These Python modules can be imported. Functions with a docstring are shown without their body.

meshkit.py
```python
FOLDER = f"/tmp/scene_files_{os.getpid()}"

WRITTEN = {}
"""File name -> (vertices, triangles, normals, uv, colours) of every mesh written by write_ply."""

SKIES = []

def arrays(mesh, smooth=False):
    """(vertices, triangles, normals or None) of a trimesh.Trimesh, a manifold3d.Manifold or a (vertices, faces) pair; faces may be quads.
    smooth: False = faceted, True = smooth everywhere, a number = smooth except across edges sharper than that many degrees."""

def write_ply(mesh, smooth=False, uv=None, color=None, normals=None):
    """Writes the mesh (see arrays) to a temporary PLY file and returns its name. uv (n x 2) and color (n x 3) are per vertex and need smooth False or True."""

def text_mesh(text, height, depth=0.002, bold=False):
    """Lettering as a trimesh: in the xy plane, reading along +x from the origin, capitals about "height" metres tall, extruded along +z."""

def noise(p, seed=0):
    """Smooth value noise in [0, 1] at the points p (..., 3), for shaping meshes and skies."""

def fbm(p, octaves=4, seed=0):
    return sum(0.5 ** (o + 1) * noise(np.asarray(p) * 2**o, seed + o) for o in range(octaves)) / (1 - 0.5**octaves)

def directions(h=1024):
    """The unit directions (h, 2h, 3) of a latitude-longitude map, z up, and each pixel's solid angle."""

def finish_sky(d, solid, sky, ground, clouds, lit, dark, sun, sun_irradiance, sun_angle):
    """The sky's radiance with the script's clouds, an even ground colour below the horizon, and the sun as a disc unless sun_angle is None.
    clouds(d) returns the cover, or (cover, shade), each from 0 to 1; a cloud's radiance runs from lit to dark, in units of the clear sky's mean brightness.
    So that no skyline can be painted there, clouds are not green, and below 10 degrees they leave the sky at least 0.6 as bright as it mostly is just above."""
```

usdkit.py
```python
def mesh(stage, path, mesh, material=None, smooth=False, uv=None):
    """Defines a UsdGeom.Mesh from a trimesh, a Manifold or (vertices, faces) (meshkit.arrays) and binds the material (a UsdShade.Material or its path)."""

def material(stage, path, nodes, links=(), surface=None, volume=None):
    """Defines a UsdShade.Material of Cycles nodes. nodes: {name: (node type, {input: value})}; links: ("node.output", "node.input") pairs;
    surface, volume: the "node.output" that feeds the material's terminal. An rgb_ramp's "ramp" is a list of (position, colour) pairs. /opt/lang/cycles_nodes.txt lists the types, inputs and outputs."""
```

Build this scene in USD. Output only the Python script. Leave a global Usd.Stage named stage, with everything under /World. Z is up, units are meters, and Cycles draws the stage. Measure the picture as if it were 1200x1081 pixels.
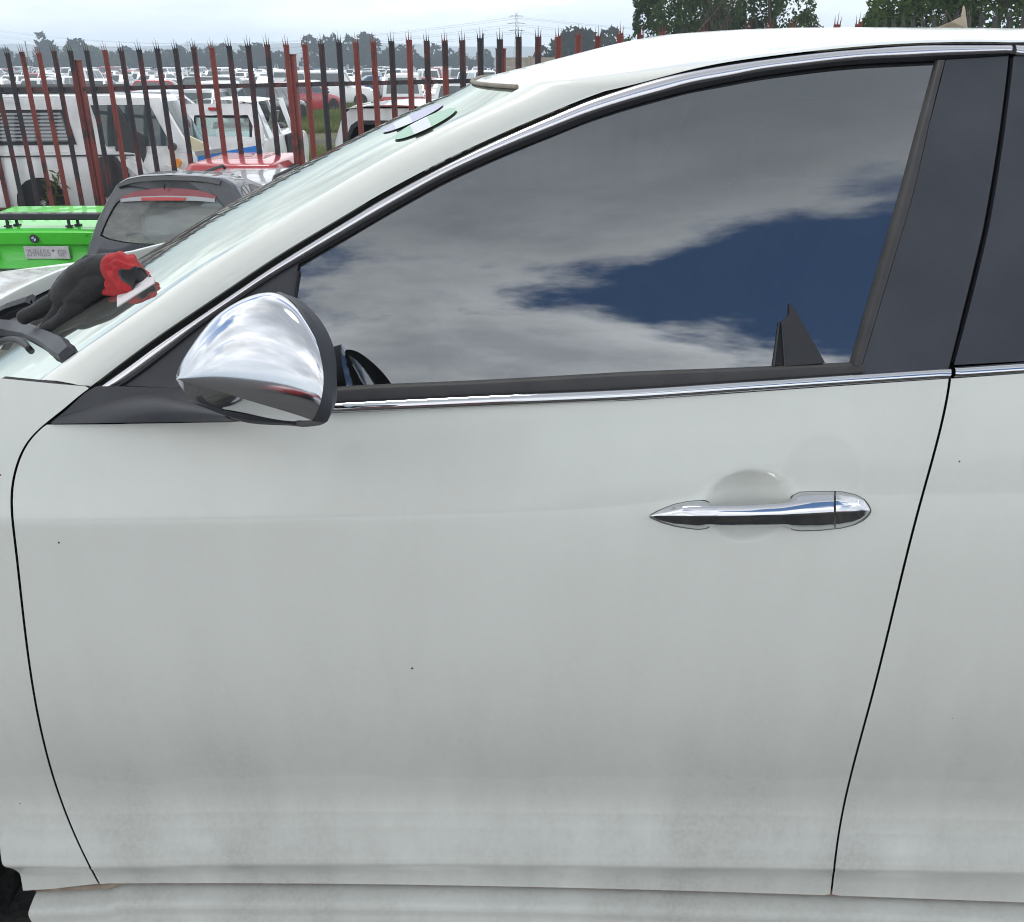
import math, random, re
import numpy as np, trimesh, shapely, usdkit, meshkit
from shapely.geometry import Polygon, LineString
from shapely import affinity
from pxr import Usd, UsdGeom, UsdLux, UsdShade, Gf, Sdf, Vt

random.seed(7)
RNG = np.random.default_rng(11)
stage = Usd.Stage.CreateInMemory()
UsdGeom.SetStageUpAxis(stage, UsdGeom.Tokens.z)
UsdGeom.SetStageMetersPerUnit(stage, 1.0)
world = UsdGeom.Xform.Define(stage, '/World')
stage.SetDefaultPrim(world.GetPrim())
UsdGeom.Scope.Define(stage, '/World/Looks')

# ------------------------------------------------------------------ camera, sky, sun
CAM = np.array([0.0, -0.95, 1.36])
PITCH = math.radians(23.7)
FPX = 1059.0                                   # focal length in pixels of a 1200 pixel wide frame
cam = UsdGeom.Camera.Define(stage, '/World/camera')
cam.CreateHorizontalApertureAttr(36.0)
cam.CreateVerticalApertureAttr(36.0 * 922 / 1024)
cam.CreateFocalLengthAttr(36.0 * FPX / 1200)
cam.CreateClippingRangeAttr(Gf.Vec2f(0.05, 6000))
cam.CreateExposureAttr(1.08)
cam.AddTranslateOp().Set(Gf.Vec3d(*CAM))
cam.AddRotateXOp().Set(90 - math.degrees(PITCH))

SUN_EL, SUN_AZ = math.radians(70), math.radians(-25)     # azimuth = atan2(x, y) of the direction to the sun
sun_dir = np.array([math.cos(SUN_EL) * math.sin(SUN_AZ), math.cos(SUN_EL) * math.cos(SUN_AZ), math.sin(SUN_EL)])
sun = UsdLux.DistantLight.Define(stage, '/World/sunlight')
sun.CreateNormalizeAttr(True)
sun.CreateIntensityAttr(0.17)
sun.CreateAngleAttr(14.0)
sun.CreateColorAttr(Gf.Vec3f(1.0, 0.96, 0.9))
sun.AddTransformOp().Set(Gf.Matrix4d().SetRotate(Gf.Rotation(Gf.Vec3d(0, 0, 1), Gf.Vec3d(*map(float, sun_dir)))))

sky_mat = usdkit.material(stage, '/World/Looks/sky_cloudy', {
    'sky': ('sky_texture', {'sky_type': 'single_scattering', 'sun_disc': False, 'sun_elevation': SUN_EL, 'sun_rotation': SUN_AZ, 'aerosol_density': 2.0, 'air_density': 1.0}),
    'geo': ('texture_coordinate', {}),
    'sep': ('separate_xyz', {}),
    'zc': ('math', {'math_type': 'maximum', 'value2': 0.0}),
    'zp': ('math', {'math_type': 'add', 'value2': 0.22}),
    'dx': ('math', {'math_type': 'divide'}), 'dy': ('math', {'math_type': 'divide'}),
    'pl': ('combine_xyz', {'z': 0.0}),
    'map': ('mapping', {'location': (7.7, 2.9, 0.0), 'scale': (0.8, 1.25, 1.0)}),
    'n1': ('noise_texture', {'scale': 0.85, 'detail': 12.0, 'roughness': 0.60, 'distortion': 0.25}),
    'n2': ('noise_texture', {'scale': 1.7, 'detail': 9.0, 'roughness': 0.56, 'distortion': 0.2}),
    'cov': ('map_range', {'range_type': 'smoothstep', 'from_min': 0.405, 'from_max': 0.47, 'to_min': 0.0, 'to_max': 1.0, 'clamp': True}),
    'hz': ('map_range', {'range_type': 'smoothstep', 'from_min': 0.04, 'from_max': 0.45, 'to_min': 1.0, 'to_max': 0.0, 'clamp': True}),
    'cmax': ('math', {'math_type': 'maximum'}),
    'shade': ('rgb_ramp', {'ramp': [(0.40, (10.0, 10.1, 10.1)), (0.47, (9.6, 9.7, 9.7)), (0.54, (6.2, 6.4, 6.6)), (0.66, (4.2, 4.4, 4.65))]}),
    'n2r': ('map_range', {'from_min': 0.32, 'from_max': 0.66, 'to_min': 0.62, 'to_max': 1.25, 'clamp': True}), 'var': ('mix_color', {'blend_type': 'multiply', 'fac': 1.0, 'use_clamp': False}),
    'hsat': ('hsv', {'saturation': 1.25, 'value': 0.85}),
    'hz2': ('map_range', {'range_type': 'smoothstep', 'from_min': 0.0, 'from_max': 0.30, 'to_min': 0.72, 'to_max': 0.0, 'clamp': True}),
    'soft': ('mix_color', {'b': (6.2, 6.75, 7.1), 'use_clamp': False}),
    'zen': ('map_range', {'range_type': 'smoothstep', 'from_min': 0.58, 'from_max': 0.92, 'to_min': 0.0, 'to_max': 0.80, 'clamp': True}), 'zd': ('mix_color', {'b': (2.5, 2.7, 2.95), 'use_clamp': False}),
    'mul': ('mix_color', {'blend_type': 'mix', 'use_clamp': False}),
    'bg': ('background_shader', {'strength': 0.10}),
}, [('geo.generated', 'sep.vector'), ('sep.z', 'zc.value1'), ('zc.value', 'zp.value1'), ('sep.x', 'dx.value1'), ('zp.value', 'dx.value2'), ('sep.y', 'dy.value1'), ('zp.value', 'dy.value2'),
    ('dx.value', 'pl.x'), ('dy.value', 'pl.y'), ('pl.vector', 'map.vector'), ('map.vector', 'n1.vector'), ('map.vector', 'n2.vector'),
    ('n1.fac', 'cov.value'), ('sep.z', 'hz.value'), ('cov.result', 'cmax.value1'), ('hz.result', 'cmax.value2'), ('cmax.value', 'mul.fac'),
    ('n1.fac', 'shade.fac'), ('n2.fac', 'n2r.value'), ('n2r.result', 'var.b'), ('shade.color', 'var.a'), ('sky.color', 'hsat.color'), ('hsat.color', 'mul.a'), ('sep.z', 'hz2.value'), ('hz2.result', 'soft.fac'), ('var.result', 'soft.a'), ('soft.result', 'zd.a'), ('sep.z', 'zen.value'), ('zen.result', 'zd.fac'), ('zd.result', 'mul.b'), ('mul.result', 'bg.color')], surface='bg.background')
dome = UsdLux.DomeLight.Define(stage, '/World/sky')
UsdShade.MaterialBindingAPI.Apply(dome.GetPrim()).Bind(sky_mat)
dome.GetPrim().SetCustomDataByKey('kind', 'structure')

# ------------------------------------------------------------------ helpers
def free(parent, name):
    p = f'{parent}/{name}'
    k = 0
    while stage.GetPrimAtPath(p):
        k += 1
        p = f'{parent}/{name}_{k:03d}'
    return p
def pth(parent):
    return '/World' if parent is None else (parent if isinstance(parent, str) else str(parent.GetPath()))
def tag(o, label=None, cat=None, group=None, kind=None):
    p = o.GetPrim() if hasattr(o, 'GetPrim') else o
    for k, v in (('label', label), ('category', cat), ('group', group), ('kind', kind)):
        if v: p.SetCustomDataByKey(k, v)
    return p
def obj(name, mesh, mat, parent=None, smooth=35, label=None, cat=None, group=None, kind=None):
    m = usdkit.mesh(stage, free(pth(parent), name), mesh, M[mat], smooth=smooth)
    return tag(m, label, cat, group, kind)
def thing(name, label=None, cat=None, group=None, loc=None, rotz=None, parent=None):
    x = UsdGeom.Xform.Define(stage, free(pth(parent), name))
    if loc is not None: x.AddTranslateOp().Set(Gf.Vec3d(*map(float, loc)))
    if rotz is not None: x.AddRotateZOp().Set(float(rotz))
    return tag(x, label, cat, group)
def cat_(ms):
    ms = [m for m in ms if m is not None]
    V, F, n = [], [], 0
    for m in ms:
        v, f = (np.asarray(m[0], float), np.asarray(m[1], int)) if isinstance(m, tuple) else (np.asarray(m.vertices), np.asarray(m.faces))
        if f.shape[1] == 4: f = np.vstack([f[:, [0, 1, 2]], f[:, [0, 2, 3]]])
        V.append(v); F.append(f + n); n += len(v)
    return np.vstack(V), np.vstack(F)
def box(sx, sy, sz, c=(0, 0, 0), rz=0, bev=0.0, rx=0, ry=0):
    if bev > 0:
        pts = []
        for a in (-1, 1):
            for b in (-1, 1):
                for cc in (-1, 1):
                    h = np.array([sx, sy, sz]) / 2
                    for k in range(3):
                        o = np.full(3, bev); o[k] = 0
                        pts.append(np.array([a, b, cc]) * (h - o))
        m = trimesh.convex.convex_hull(np.array(pts))
    else:
        m = trimesh.creation.box([sx, sy, sz])
    T = np.eye(4)
    if rx: T = trimesh.transformations.rotation_matrix(math.radians(rx), [1, 0, 0]) @ T
    if ry: T = trimesh.transformations.rotation_matrix(math.radians(ry), [0, 1, 0]) @ T
    if rz: T = trimesh.transformations.rotation_matrix(math.radians(rz), [0, 0, 1]) @ T
    m.apply_transform(T); m.apply_translation(c)
    return np.array(m.vertices), np.array(m.faces)
def loft(rows, closed=False, caps=False):
    """rows: list of equal-length point lists -> quads as triangles"""
    R = np.asarray(rows, float); n, m = R.shape[:2]
    V = R.reshape(-1, 3); F = []
    J = m if closed else m - 1
    i, j = np.meshgrid(np.arange(n - 1), np.arange(J), indexing='ij'); j2 = (j + 1) % m
    F = np.stack([i * m + j, i * m + j2, (i + 1) * m + j2, (i + 1) * m + j], -1).reshape(-1, 4)
    F = np.vstack([F[:, [0, 1, 2]], F[:, [0, 2, 3]]])
    if caps:
        V = np.vstack([V, R[0].mean(0), R[-1].mean(0)]); a, b = n * m, n * m + 1
        k = np.arange(m); k2 = (k + 1) % m
        F = np.vstack([F, np.stack([k2, k, np.full(m, a)], 1), np.stack([(n - 1) * m + k, (n - 1) * m + k2, np.full(m, b)], 1)])
    return V, F
def tube(pts, r, sides=8, caps=True):
    p = np.asarray(pts, float); r = np.broadcast_to(r, (len(p),))
    t = np.gradient(p, axis=0); t /= np.linalg.norm(t, axis=1, keepdims=True) + 1e-12
    a = np.cross(t, [0, 0, 1.0]); bad = np.linalg.norm(a, axis=1) < 1e-3
    a[bad] = np.cross(t[bad], [1.0, 0, 0]); a /= np.linalg.norm(a, axis=1, keepdims=True)
    b = np.cross(t, a); an = np.arange(sides) * 2 * np.pi / sides
    rows = p[:, None] + r[:, None, None] * (np.cos(an)[None, :, None] * a[:, None] + np.sin(an)[None, :, None] * b[:, None])
    return loft(rows, closed=True, caps=caps)
def resample(pts, n):
    p = np.asarray(pts, float); s = np.r_[0, np.cumsum(np.linalg.norm(np.diff(p, axis=0), axis=1))]
    q = np.linspace(0, s[-1], n)
    return np.stack([np.interp(q, s, p[:, k]) for k in range(p.shape[1])], 1)
def smooth_line(pts, n):
    from scipy.interpolate import PchipInterpolator
    p = np.asarray(pts, float); s = np.r_[0, np.cumsum(np.linalg.norm(np.diff(p, axis=0), axis=1))]
    q = np.linspace(0, s[-1], n)
    return np.stack([PchipInterpolator(s, p[:, k])(q) for k in range(p.shape[1])], 1)
def spline(pts, n):
    from scipy.interpolate import CubicSpline
    p = np.asarray(pts, float); s = np.r_[0, np.cumsum(np.linalg.norm(np.diff(p, axis=0), axis=1))]
    q = np.linspace(0, s[-1], n)
    return np.stack([CubicSpline(s, p[:, k])(q) for k in range(p.shape[1])], 1)
FWD = np.array([0, math.cos(PITCH), -math.sin(PITCH)]); UP = np.array([0, math.sin(PITCH), math.cos(PITCH)]); RIGHT = np.array([1.0, 0, 0])
def ray(u, v):
    return FWD + (u - 600) / FPX * RIGHT + (540.5 - v) / FPX * UP
def at_y(u, v, y):
    d = ray(u, v); return CAM + d * (y - CAM[1]) / d[1]
def at_d(u, v, dist): return at_y(u, v, CAM[1] + dist)
def on(u, v, S):
    d = ray(u, v); t = 0.95 / d[1]
    for _ in range(60):
        p = CAM + t * d
        t += 0.6 * ((S(p[0], p[2]) - CAM[1]) / d[1] - t)
    return CAM + t * d
def ons(px, S): return np.array([on(u, v, S) for u, v in px])
def proj(P):
    q = np.asarray(P, float) - CAM; z = q @ FWD
    return np.stack([600 + FPX * (q @ RIGHT) / z, 540.5 - FPX * (q @ UP) / z], -1)

# ------------------------------------------------------------------ materials
M = {}
def mat(name, color, rough=0.5, metal=0.0, **kw):
    bump = kw.pop('bump', None); vary = kw.pop('vary', None); nscale = kw.pop('nscale', 8.0)
    n = {'p': ('principled_bsdf', {'base_color': color, 'roughness': rough, 'metallic': metal, **kw})}; L = []
    if vary:
        n['co'] = ('texture_coordinate', {}); n['no'] = ('noise_texture', {'scale': nscale, 'detail': 6.0, 'roughness': 0.6})
        n['ra'] = ('rgb_ramp', {'ramp': [(0.3, color), (0.7, vary)]})
        L += [('co.object', 'no.vector'), ('no.fac', 'ra.fac'), ('ra.color', 'p.base_color')]
    if bump:
        n['cb'] = ('texture_coordinate', {}); n['nb'] = ('noise_texture', {'scale': bump[0], 'detail': 4.0}); n['bu'] = ('bump', {'strength': bump[1], 'distance': bump[2]})
        L += [('cb.object', 'nb.vector'), ('nb.fac', 'bu.height'), ('bu.normal', 'p.normal')]
    M[name] = usdkit.material(stage, '/World/Looks/' + name, n, L, surface='p.BSDF')
def pane(name, tint, ior=1.5, rough=0.0, gcol=(1, 1, 1), smear=None):
    n = {'t': ('transparent_bsdf', {'color': tint}), 'g': ('glossy_bsdf', {'color': gcol, 'roughness': rough, 'distribution': 'ggx'}), 'f': ('fresnel', {'IOR': ior}), 'm': ('mix_closure', {})}
    L = [('f.fac', 'm.fac'), ('t.BSDF', 'm.closure1'), ('g.BSDF', 'm.closure2')]
    out = 'm.closure'
    if smear:
        n['d'] = ('diffuse_bsdf', {'color': (0.55, 0.55, 0.52)}); n['m2'] = ('mix_closure', {})
        n['co'] = ('texture_coordinate', {}); n['mp'] = ('mapping', {'scale': (3.0, 3.0, 9.0)}); n['no'] = ('noise_texture', {'scale': 2.2, 'detail': 8.0, 'roughness': 0.7})
        n['mr'] = ('map_range', {'from_min': 0.35, 'from_max': 0.8, 'to_min': smear * 0.3, 'to_max': smear, 'clamp': True})
        L += [('co.object', 'mp.vector'), ('mp.vector', 'no.vector'), ('no.fac', 'mr.value'), ('mr.result', 'm2.fac'), ('m.closure', 'm2.closure1'), ('d.BSDF', 'm2.closure2')]
        out = 'm2.closure'
    M[name] = usdkit.material(stage, '/World/Looks/' + name, n, L, surface=out)
# pearl white paint with road dust that thickens towards the sill, run marks and stone chips
M['white_paint'] = usdkit.material(stage, '/World/Looks/white_paint', {
    'g': ('geometry', {}), 'sep': ('separate_xyz', {}),
    'mp': ('mapping', {'scale': (1.25, 1.25, 0.32)}),
    'n': ('noise_texture', {'scale': 5.5, 'detail': 9.0, 'roughness': 0.68}),
    'nf': ('noise_texture', {'scale': 140.0, 'detail': 3.0, 'roughness': 0.7}),
    'h': ('map_range', {'range_type': 'smoothstep', 'from_min': 0.22, 'from_max': 0.80, 'to_min': 0.42, 'to_max': 0.09, 'clamp': True}),
    'nr': ('map_range', {'from_min': 0.32, 'from_max': 0.68, 'to_min': 0.15, 'to_max': 1.45, 'clamp': True}),
    'du': ('math', {'math_type': 'multiply'}),
    'nfr': ('map_range', {'from_min': 0.35, 'from_max': 0.65, 'to_min': 0.75, 'to_max': 1.2, 'clamp': True}),
    'du2': ('math', {'math_type': 'multiply', 'use_clamp': True}),
    'tn': ('noise_texture', {'scale': 7.0, 'detail': 5.0, 'roughness': 0.6}), 'tz': ('math', {'math_type': 'multiply_add', 'value2': 0.07}), 'tide': ('map_range', {'range_type': 'smoothstep', 'from_min': 0.478, 'from_max': 0.486, 'to_min': 0.0, 'to_max': 1.0, 'clamp': True}),
    'tlo': ('map_range', {'range_type': 'smoothstep', 'from_min': 0.50, 'from_max': 0.72, 'to_min': 0.12, 'to_max': 0.0, 'clamp': True}), 'tm': ('math', {'math_type': 'multiply'}), 'du3': ('math', {'math_type': 'add', 'use_clamp': True}),
    'wv': ('mapping', {'location': (-0.36 / 0.048, 0.0, -0.925 / 0.046), 'scale': (1 / 0.048, 0.0, 1 / 0.046)}), 'wl': ('gradient_texture', {'gradient_type': 'spherical'}), 'wr': ('map_range', {'from_min': 0.02, 'from_max': 0.10, 'to_min': 0.0, 'to_max': 0.09, 'clamp': True}), 'du4': ('math', {'math_type': 'add', 'use_clamp': True}),
    'c': ('mix_color', {'a': (0.645, 0.664, 0.620), 'b': (0.36, 0.355, 0.325)}),
    'vo': ('voronoi_texture', {'scale': 17.0, 'randomness': 1.0, 'feature': 'f1', 'metric': 'euclidean', 'dimensions': '3D'}),
    'sc': ('separate_color', {}),
    'near': ('math', {'math_type': 'less_than', 'value2': 0.030}),
    'rare': ('math', {'math_type': 'greater_than', 'value2': 0.80}),
    'chip': ('math', {'math_type': 'multiply'}),
    'c2': ('mix_color', {'b': (0.07, 0.06, 0.05)}),
    'ro': ('map_range', {'from_min': 0.0, 'from_max': 0.6, 'to_min': 0.30, 'to_max': 0.62, 'clamp': True}),
    'cr': ('map_range', {'from_min': 0.0, 'from_max': 0.5, 'to_min': 0.06, 'to_max': 0.32, 'clamp': True}),
    'cw': ('map_range', {'from_min': 0.0, 'from_max': 0.5, 'to_min': 0.9, 'to_max': 0.35, 'clamp': True}),
    'p': ('principled_bsdf', {'coat_ior': 1.42, 'specular_ior_level': 0.25}),
}, [('g.position', 'sep.vector'), ('g.position', 'mp.vector'), ('mp.vector', 'n.vector'), ('g.position', 'nf.vector'), ('sep.z', 'h.value'), ('n.fac', 'nr.value'), ('h.result', 'du.value1'), ('nr.result', 'du.value2'),
    ('nf.fac', 'nfr.value'), ('du.value', 'du2.value1'), ('nfr.result', 'du2.value2'), ('g.position', 'tn.vector'), ('tn.fac', 'tz.value1'), ('sep.z', 'tz.value3'), ('tz.value', 'tide.value'), ('sep.z', 'tlo.value'), ('tide.result', 'tm.value1'), ('tlo.result', 'tm.value2'), ('tm.value', 'du3.value1'), ('du2.value', 'du3.value2'), ('g.position', 'wv.vector'), ('wv.vector', 'wl.vector'), ('wl.fac', 'wr.value'), ('wr.result', 'du4.value1'), ('du3.value', 'du4.value2'), ('du4.value', 'c.fac'),
    ('g.position', 'vo.vector'), ('vo.distance', 'near.value1'), ('vo.color', 'sc.color'), ('sc.r', 'rare.value1'), ('near.value', 'chip.value1'), ('rare.value', 'chip.value2'),
    ('c.result', 'c2.a'), ('chip.value', 'c2.fac'), ('c2.result', 'p.base_color'), ('du4.value', 'ro.value'), ('ro.result', 'p.roughness'), ('du4.value', 'cr.value'), ('cr.result', 'p.coat_roughness'), ('du4.value', 'cw.value'), ('cw.result', 'p.coat_weight')], surface='p.BSDF')
mat('chrome', (0.60, 0.61, 0.635), 0.07, 1.0)
mat('bright_trim', (0.62, 0.61, 0.63), 0.2, 1.0, bump=(60, 0.03, 0.002))
mat('black_plastic', (0.022, 0.024, 0.03), 0.5, bump=(900, 0.12, 0.0006), vary=(0.034, 0.036, 0.044), nscale=14)
mat('pillar_film', (0.026, 0.030, 0.040), 0.5, bump=(1300, 0.10, 0.0004), vary=(0.040, 0.045, 0.056), nscale=9, specular_ior_level=0.35)
mat('rubber', (0.014, 0.014, 0.017), 0.55)
mat('reflection_dark', (0.012, 0.013, 0.018), 0.6)
mat('dusty_rubber', (0.022, 0.022, 0.024), 0.6, vary=(0.036, 0.035, 0.036), nscale=30)
mat('seal_beige', (0.30, 0.27, 0.22), 0.8, vary=(0.18, 0.16, 0.13), nscale=40)
mat('jamb_dark', (0.012, 0.012, 0.012), 0.8)
mat('rust_seam', (0.16, 0.09, 0.05), 0.85, vary=(0.35, 0.30, 0.24), nscale=25)
mat('cabin_dark', (0.020, 0.020, 0.023), 0.65)
mat('seat_leather', (0.035, 0.034, 0.036), 0.5)
mat('headlining', (0.16, 0.155, 0.145), 0.9)
mat('tyre', (0.018, 0.018, 0.019), 0.8, bump=(60, 0.4, 0.004))
mat('alloy', (0.45, 0.46, 0.48), 0.35, 0.8)
mat('lamp_glass', (0.6, 0.62, 0.65), 0.08)
mat('tail_red', (0.42, 0.02, 0.02), 0.15, coat_weight=0.6)
mat('paper', (0.56, 0.53, 0.55), 0.7)
mat('sticker_green', (0.33, 0.50, 0.40), 0.6)
mat('sticker_white', (0.58, 0.61, 0.63), 0.6)
mat('sticker_lilac', (0.45, 0.45, 0.58), 0.6)
mat('ink', (0.03, 0.03, 0.035), 0.6)
pane('tinted_glass', (0.085, 0.09, 0.095), ior=2.6, smear=0.003, gcol=(0.90, 0.95, 1.0))
pane('screen_glass', (0.50, 0.58, 0.54), ior=1.6, smear=0.05, gcol=(0.55, 0.60, 0.56))
pane('far_glass', (0.45, 0.5, 0.48), ior=1.6, smear=0.1)

# ------------------------------------------------------------------ ground
def smoothstep(a, b, x):
    t = np.clip((np.asarray(x, float) - a) / (b - a), 0, 1); return t * t * (3 - 2 * t)
YARD = -0.85
def ground_z(x, y):
    x, y = np.asarray(x, float), np.asarray(y, float)
    g = YARD * smoothstep(2.3, 5.6, y + 0.15 * x) * (1 - 0.0 * x)
    g = g - 0.36 * smoothstep(5.2, 7.2, y) * (1 - smoothstep(12.6, 13.6, y)) * (1 - smoothstep(-2.5, 1.0, x))
    g = g + 0.42 * smoothstep(-1, 5, x) * smoothstep(4.0, 9.0, y) * (1 - smoothstep(25, 50, y))
    return g
def build_ground():
    a = np.concatenate([-np.geomspace(12, 1300, 24)[::-1], np.linspace(-11.4, 11.4, 77), np.geomspace(12, 1300, 24)])
    b = np.concatenate([-np.geomspace(12, 300, 14)[::-1], np.linspace(-11.4, 40, 150), np.geomspace(41, 1500, 30)])
    X, Y = np.meshgrid(a, b, indexing='ij')
    Z = ground_z(X, Y)
    far = smoothstep(6, 12, np.hypot(X, Y))
    Z = Z + (meshkit.fbm(np.stack([X * 0.35, Y * 0.35, 0 * X], -1), 3, 5) - 0.5) * 0.10 * far + (meshkit.fbm(np.stack([X * 2, Y * 2, 0 * X], -1), 2, 9) - 0.5) * 0.02
    Z = np.where(np.hypot(X, Y) > 300, YARD - 0.2, Z)
    return loft(np.stack([X, Y, Z], -1))
M['ground'] = usdkit.material(stage, '/World/Looks/ground', {
    'g': ('geometry', {}), 'n': ('noise_texture', {'scale': 0.35, 'detail': 6.0, 'roughness': 0.6}), 'n2': ('noise_texture', {'scale': 6.0, 'detail': 8.0, 'roughness': 0.65}),
    'v': ('voronoi_texture', {'scale': 42.0, 'randomness': 1.0, 'feature': 'f1', 'metric': 'euclidean', 'dimensions': '3D'}),
    'r1': ('rgb_ramp', {'ramp': [(0.3, (0.042, 0.040, 0.037)), (0.5, (0.064, 0.061, 0.056)), (0.7, (0.095, 0.09, 0.083))]}),
    'r2': ('rgb_ramp', {'ramp': [(0.35, (0.075, 0.085, 0.03)), (0.65, (0.15, 0.14, 0.065))]}),
    'gr': ('map_range', {'from_min': 0.46, 'from_max': 0.56, 'to_min': 0.0, 'to_max': 0.85, 'clamp': True}),
    'sep': ('separate_xyz', {}), 'far': ('map_range', {'from_min': 4.0, 'from_max': 9.0, 'to_min': 0.0, 'to_max': 1.0, 'clamp': True}), 'mm': ('math', {'math_type': 'multiply'}),
    'c': ('mix_color', {}), 'bu': ('bump', {'strength': 0.6, 'distance': 0.02}), 'p': ('principled_bsdf', {'roughness': 0.95})},
    [('g.position', 'n.vector'), ('g.position', 'n2.vector'), ('g.position', 'v.vector'), ('g.position', 'sep.vector'), ('sep.y', 'far.value'), ('n2.fac', 'r1.fac'), ('n2.fac', 'r2.fac'), ('n.fac', 'gr.value'), ('gr.result', 'mm.value1'), ('far.result', 'mm.value2'), ('mm.value', 'c.fac'),
     ('r1.color', 'c.a'), ('r2.color', 'c.b'), ('c.result', 'p.base_color'), ('v.distance', 'bu.height'), ('bu.normal', 'p.normal')], surface='p.BSDF')
obj('ground', build_ground(), 'ground', smooth=True, kind='structure')

# ------------------------------------------------------------------ the white saloon car
YC = 0.93                                        # the car's centre plane
zt = np.linspace(0.05, 1.12, 1071)
def table(knots):
    k = np.array(knots); t = np.interp(zt, k[:, 0], k[:, 1])
    y = np.r_[0, np.cumsum((t[1:] + t[:-1]) / 2 * np.diff(zt))]
    return y - np.interp(0.60, zt, y)
low = [(0.05, 0.0), (0.252, 0.0), (0.262, -0.5), (0.297, -0.75), (0.304, -0.3), (0.312, 0.42), (0.335, 0.62), (0.362, 0.40), (0.385, 0.04), (0.42, -0.22), (0.47, -0.235), (0.53, -0.17), (0.60, -0.09), (0.70, -0.05)]
PL = table(low + [(0.85, -0.045), (0.8715, -0.04), (0.8825, 0.36), (0.96, 0.36), (1.02, 0.40), (1.12, 0.5)])
PR = table(low + [(0.80, 0.0), (0.84, 0.08), (0.88, 0.18), (0.93, 0.25), (1.02, 0.36), (1.12, 0.5)])
SHX = np.array([-2.2, -0.62, -0.40, -0.10, 0.35, 0.78, 2.4]); SHZ = np.array([-0.012, -0.004, 0.004, 0.004, -0.003, -0.014, -0.03])
HANDLE = None
def body(x, z, cup=True):
    x, z = np.asarray(x, float), np.asarray(z, float)
    zz = z - np.interp(x, SHX, SHZ) * (1 - smoothstep(0.38, 0.6, z)) - 0.012 * np.clip(x, -1, 1) * smoothstep(0.7, 0.95, z)
    b = smoothstep(-0.45, 0.25, x)
    y = np.interp(zz, zt, PL) * (1 - b) + np.interp(zz, zt, PR) * b
    y = y + 0.075 * np.clip(-x - 0.45, 0, 9) ** 2 + 0.06 * np.clip(x - 1.5, 0, 9) ** 2
    if cup and HANDLE is not None:
        r = np.sqrt(np.abs((x - HANDLE[0]) / 0.052) ** 2 + np.abs((z - HANDLE[2]) / 0.043) ** 2)
        y = y + 0.026 * np.clip(1 - r ** 2, 0, 1) ** 1.0
    return y
def house(x, z):                                  # the glasshouse side: curved tumblehome
    x, z = np.asarray(x, float), np.asarray(z, float)
    h = z - 0.98
    return 0.019 + 0.43 * h + 0.42 * h * np.abs(h) + 0.05 * np.clip(-x, 0, 1) ** 2 + 0.045 * np.clip(x - 0.9, 0, 9) ** 2
hp = on(877, 598, lambda x, z: body(x, z, False)); HANDLE = (hp[0], hp[1], hp[2] + 0.004)

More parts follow.
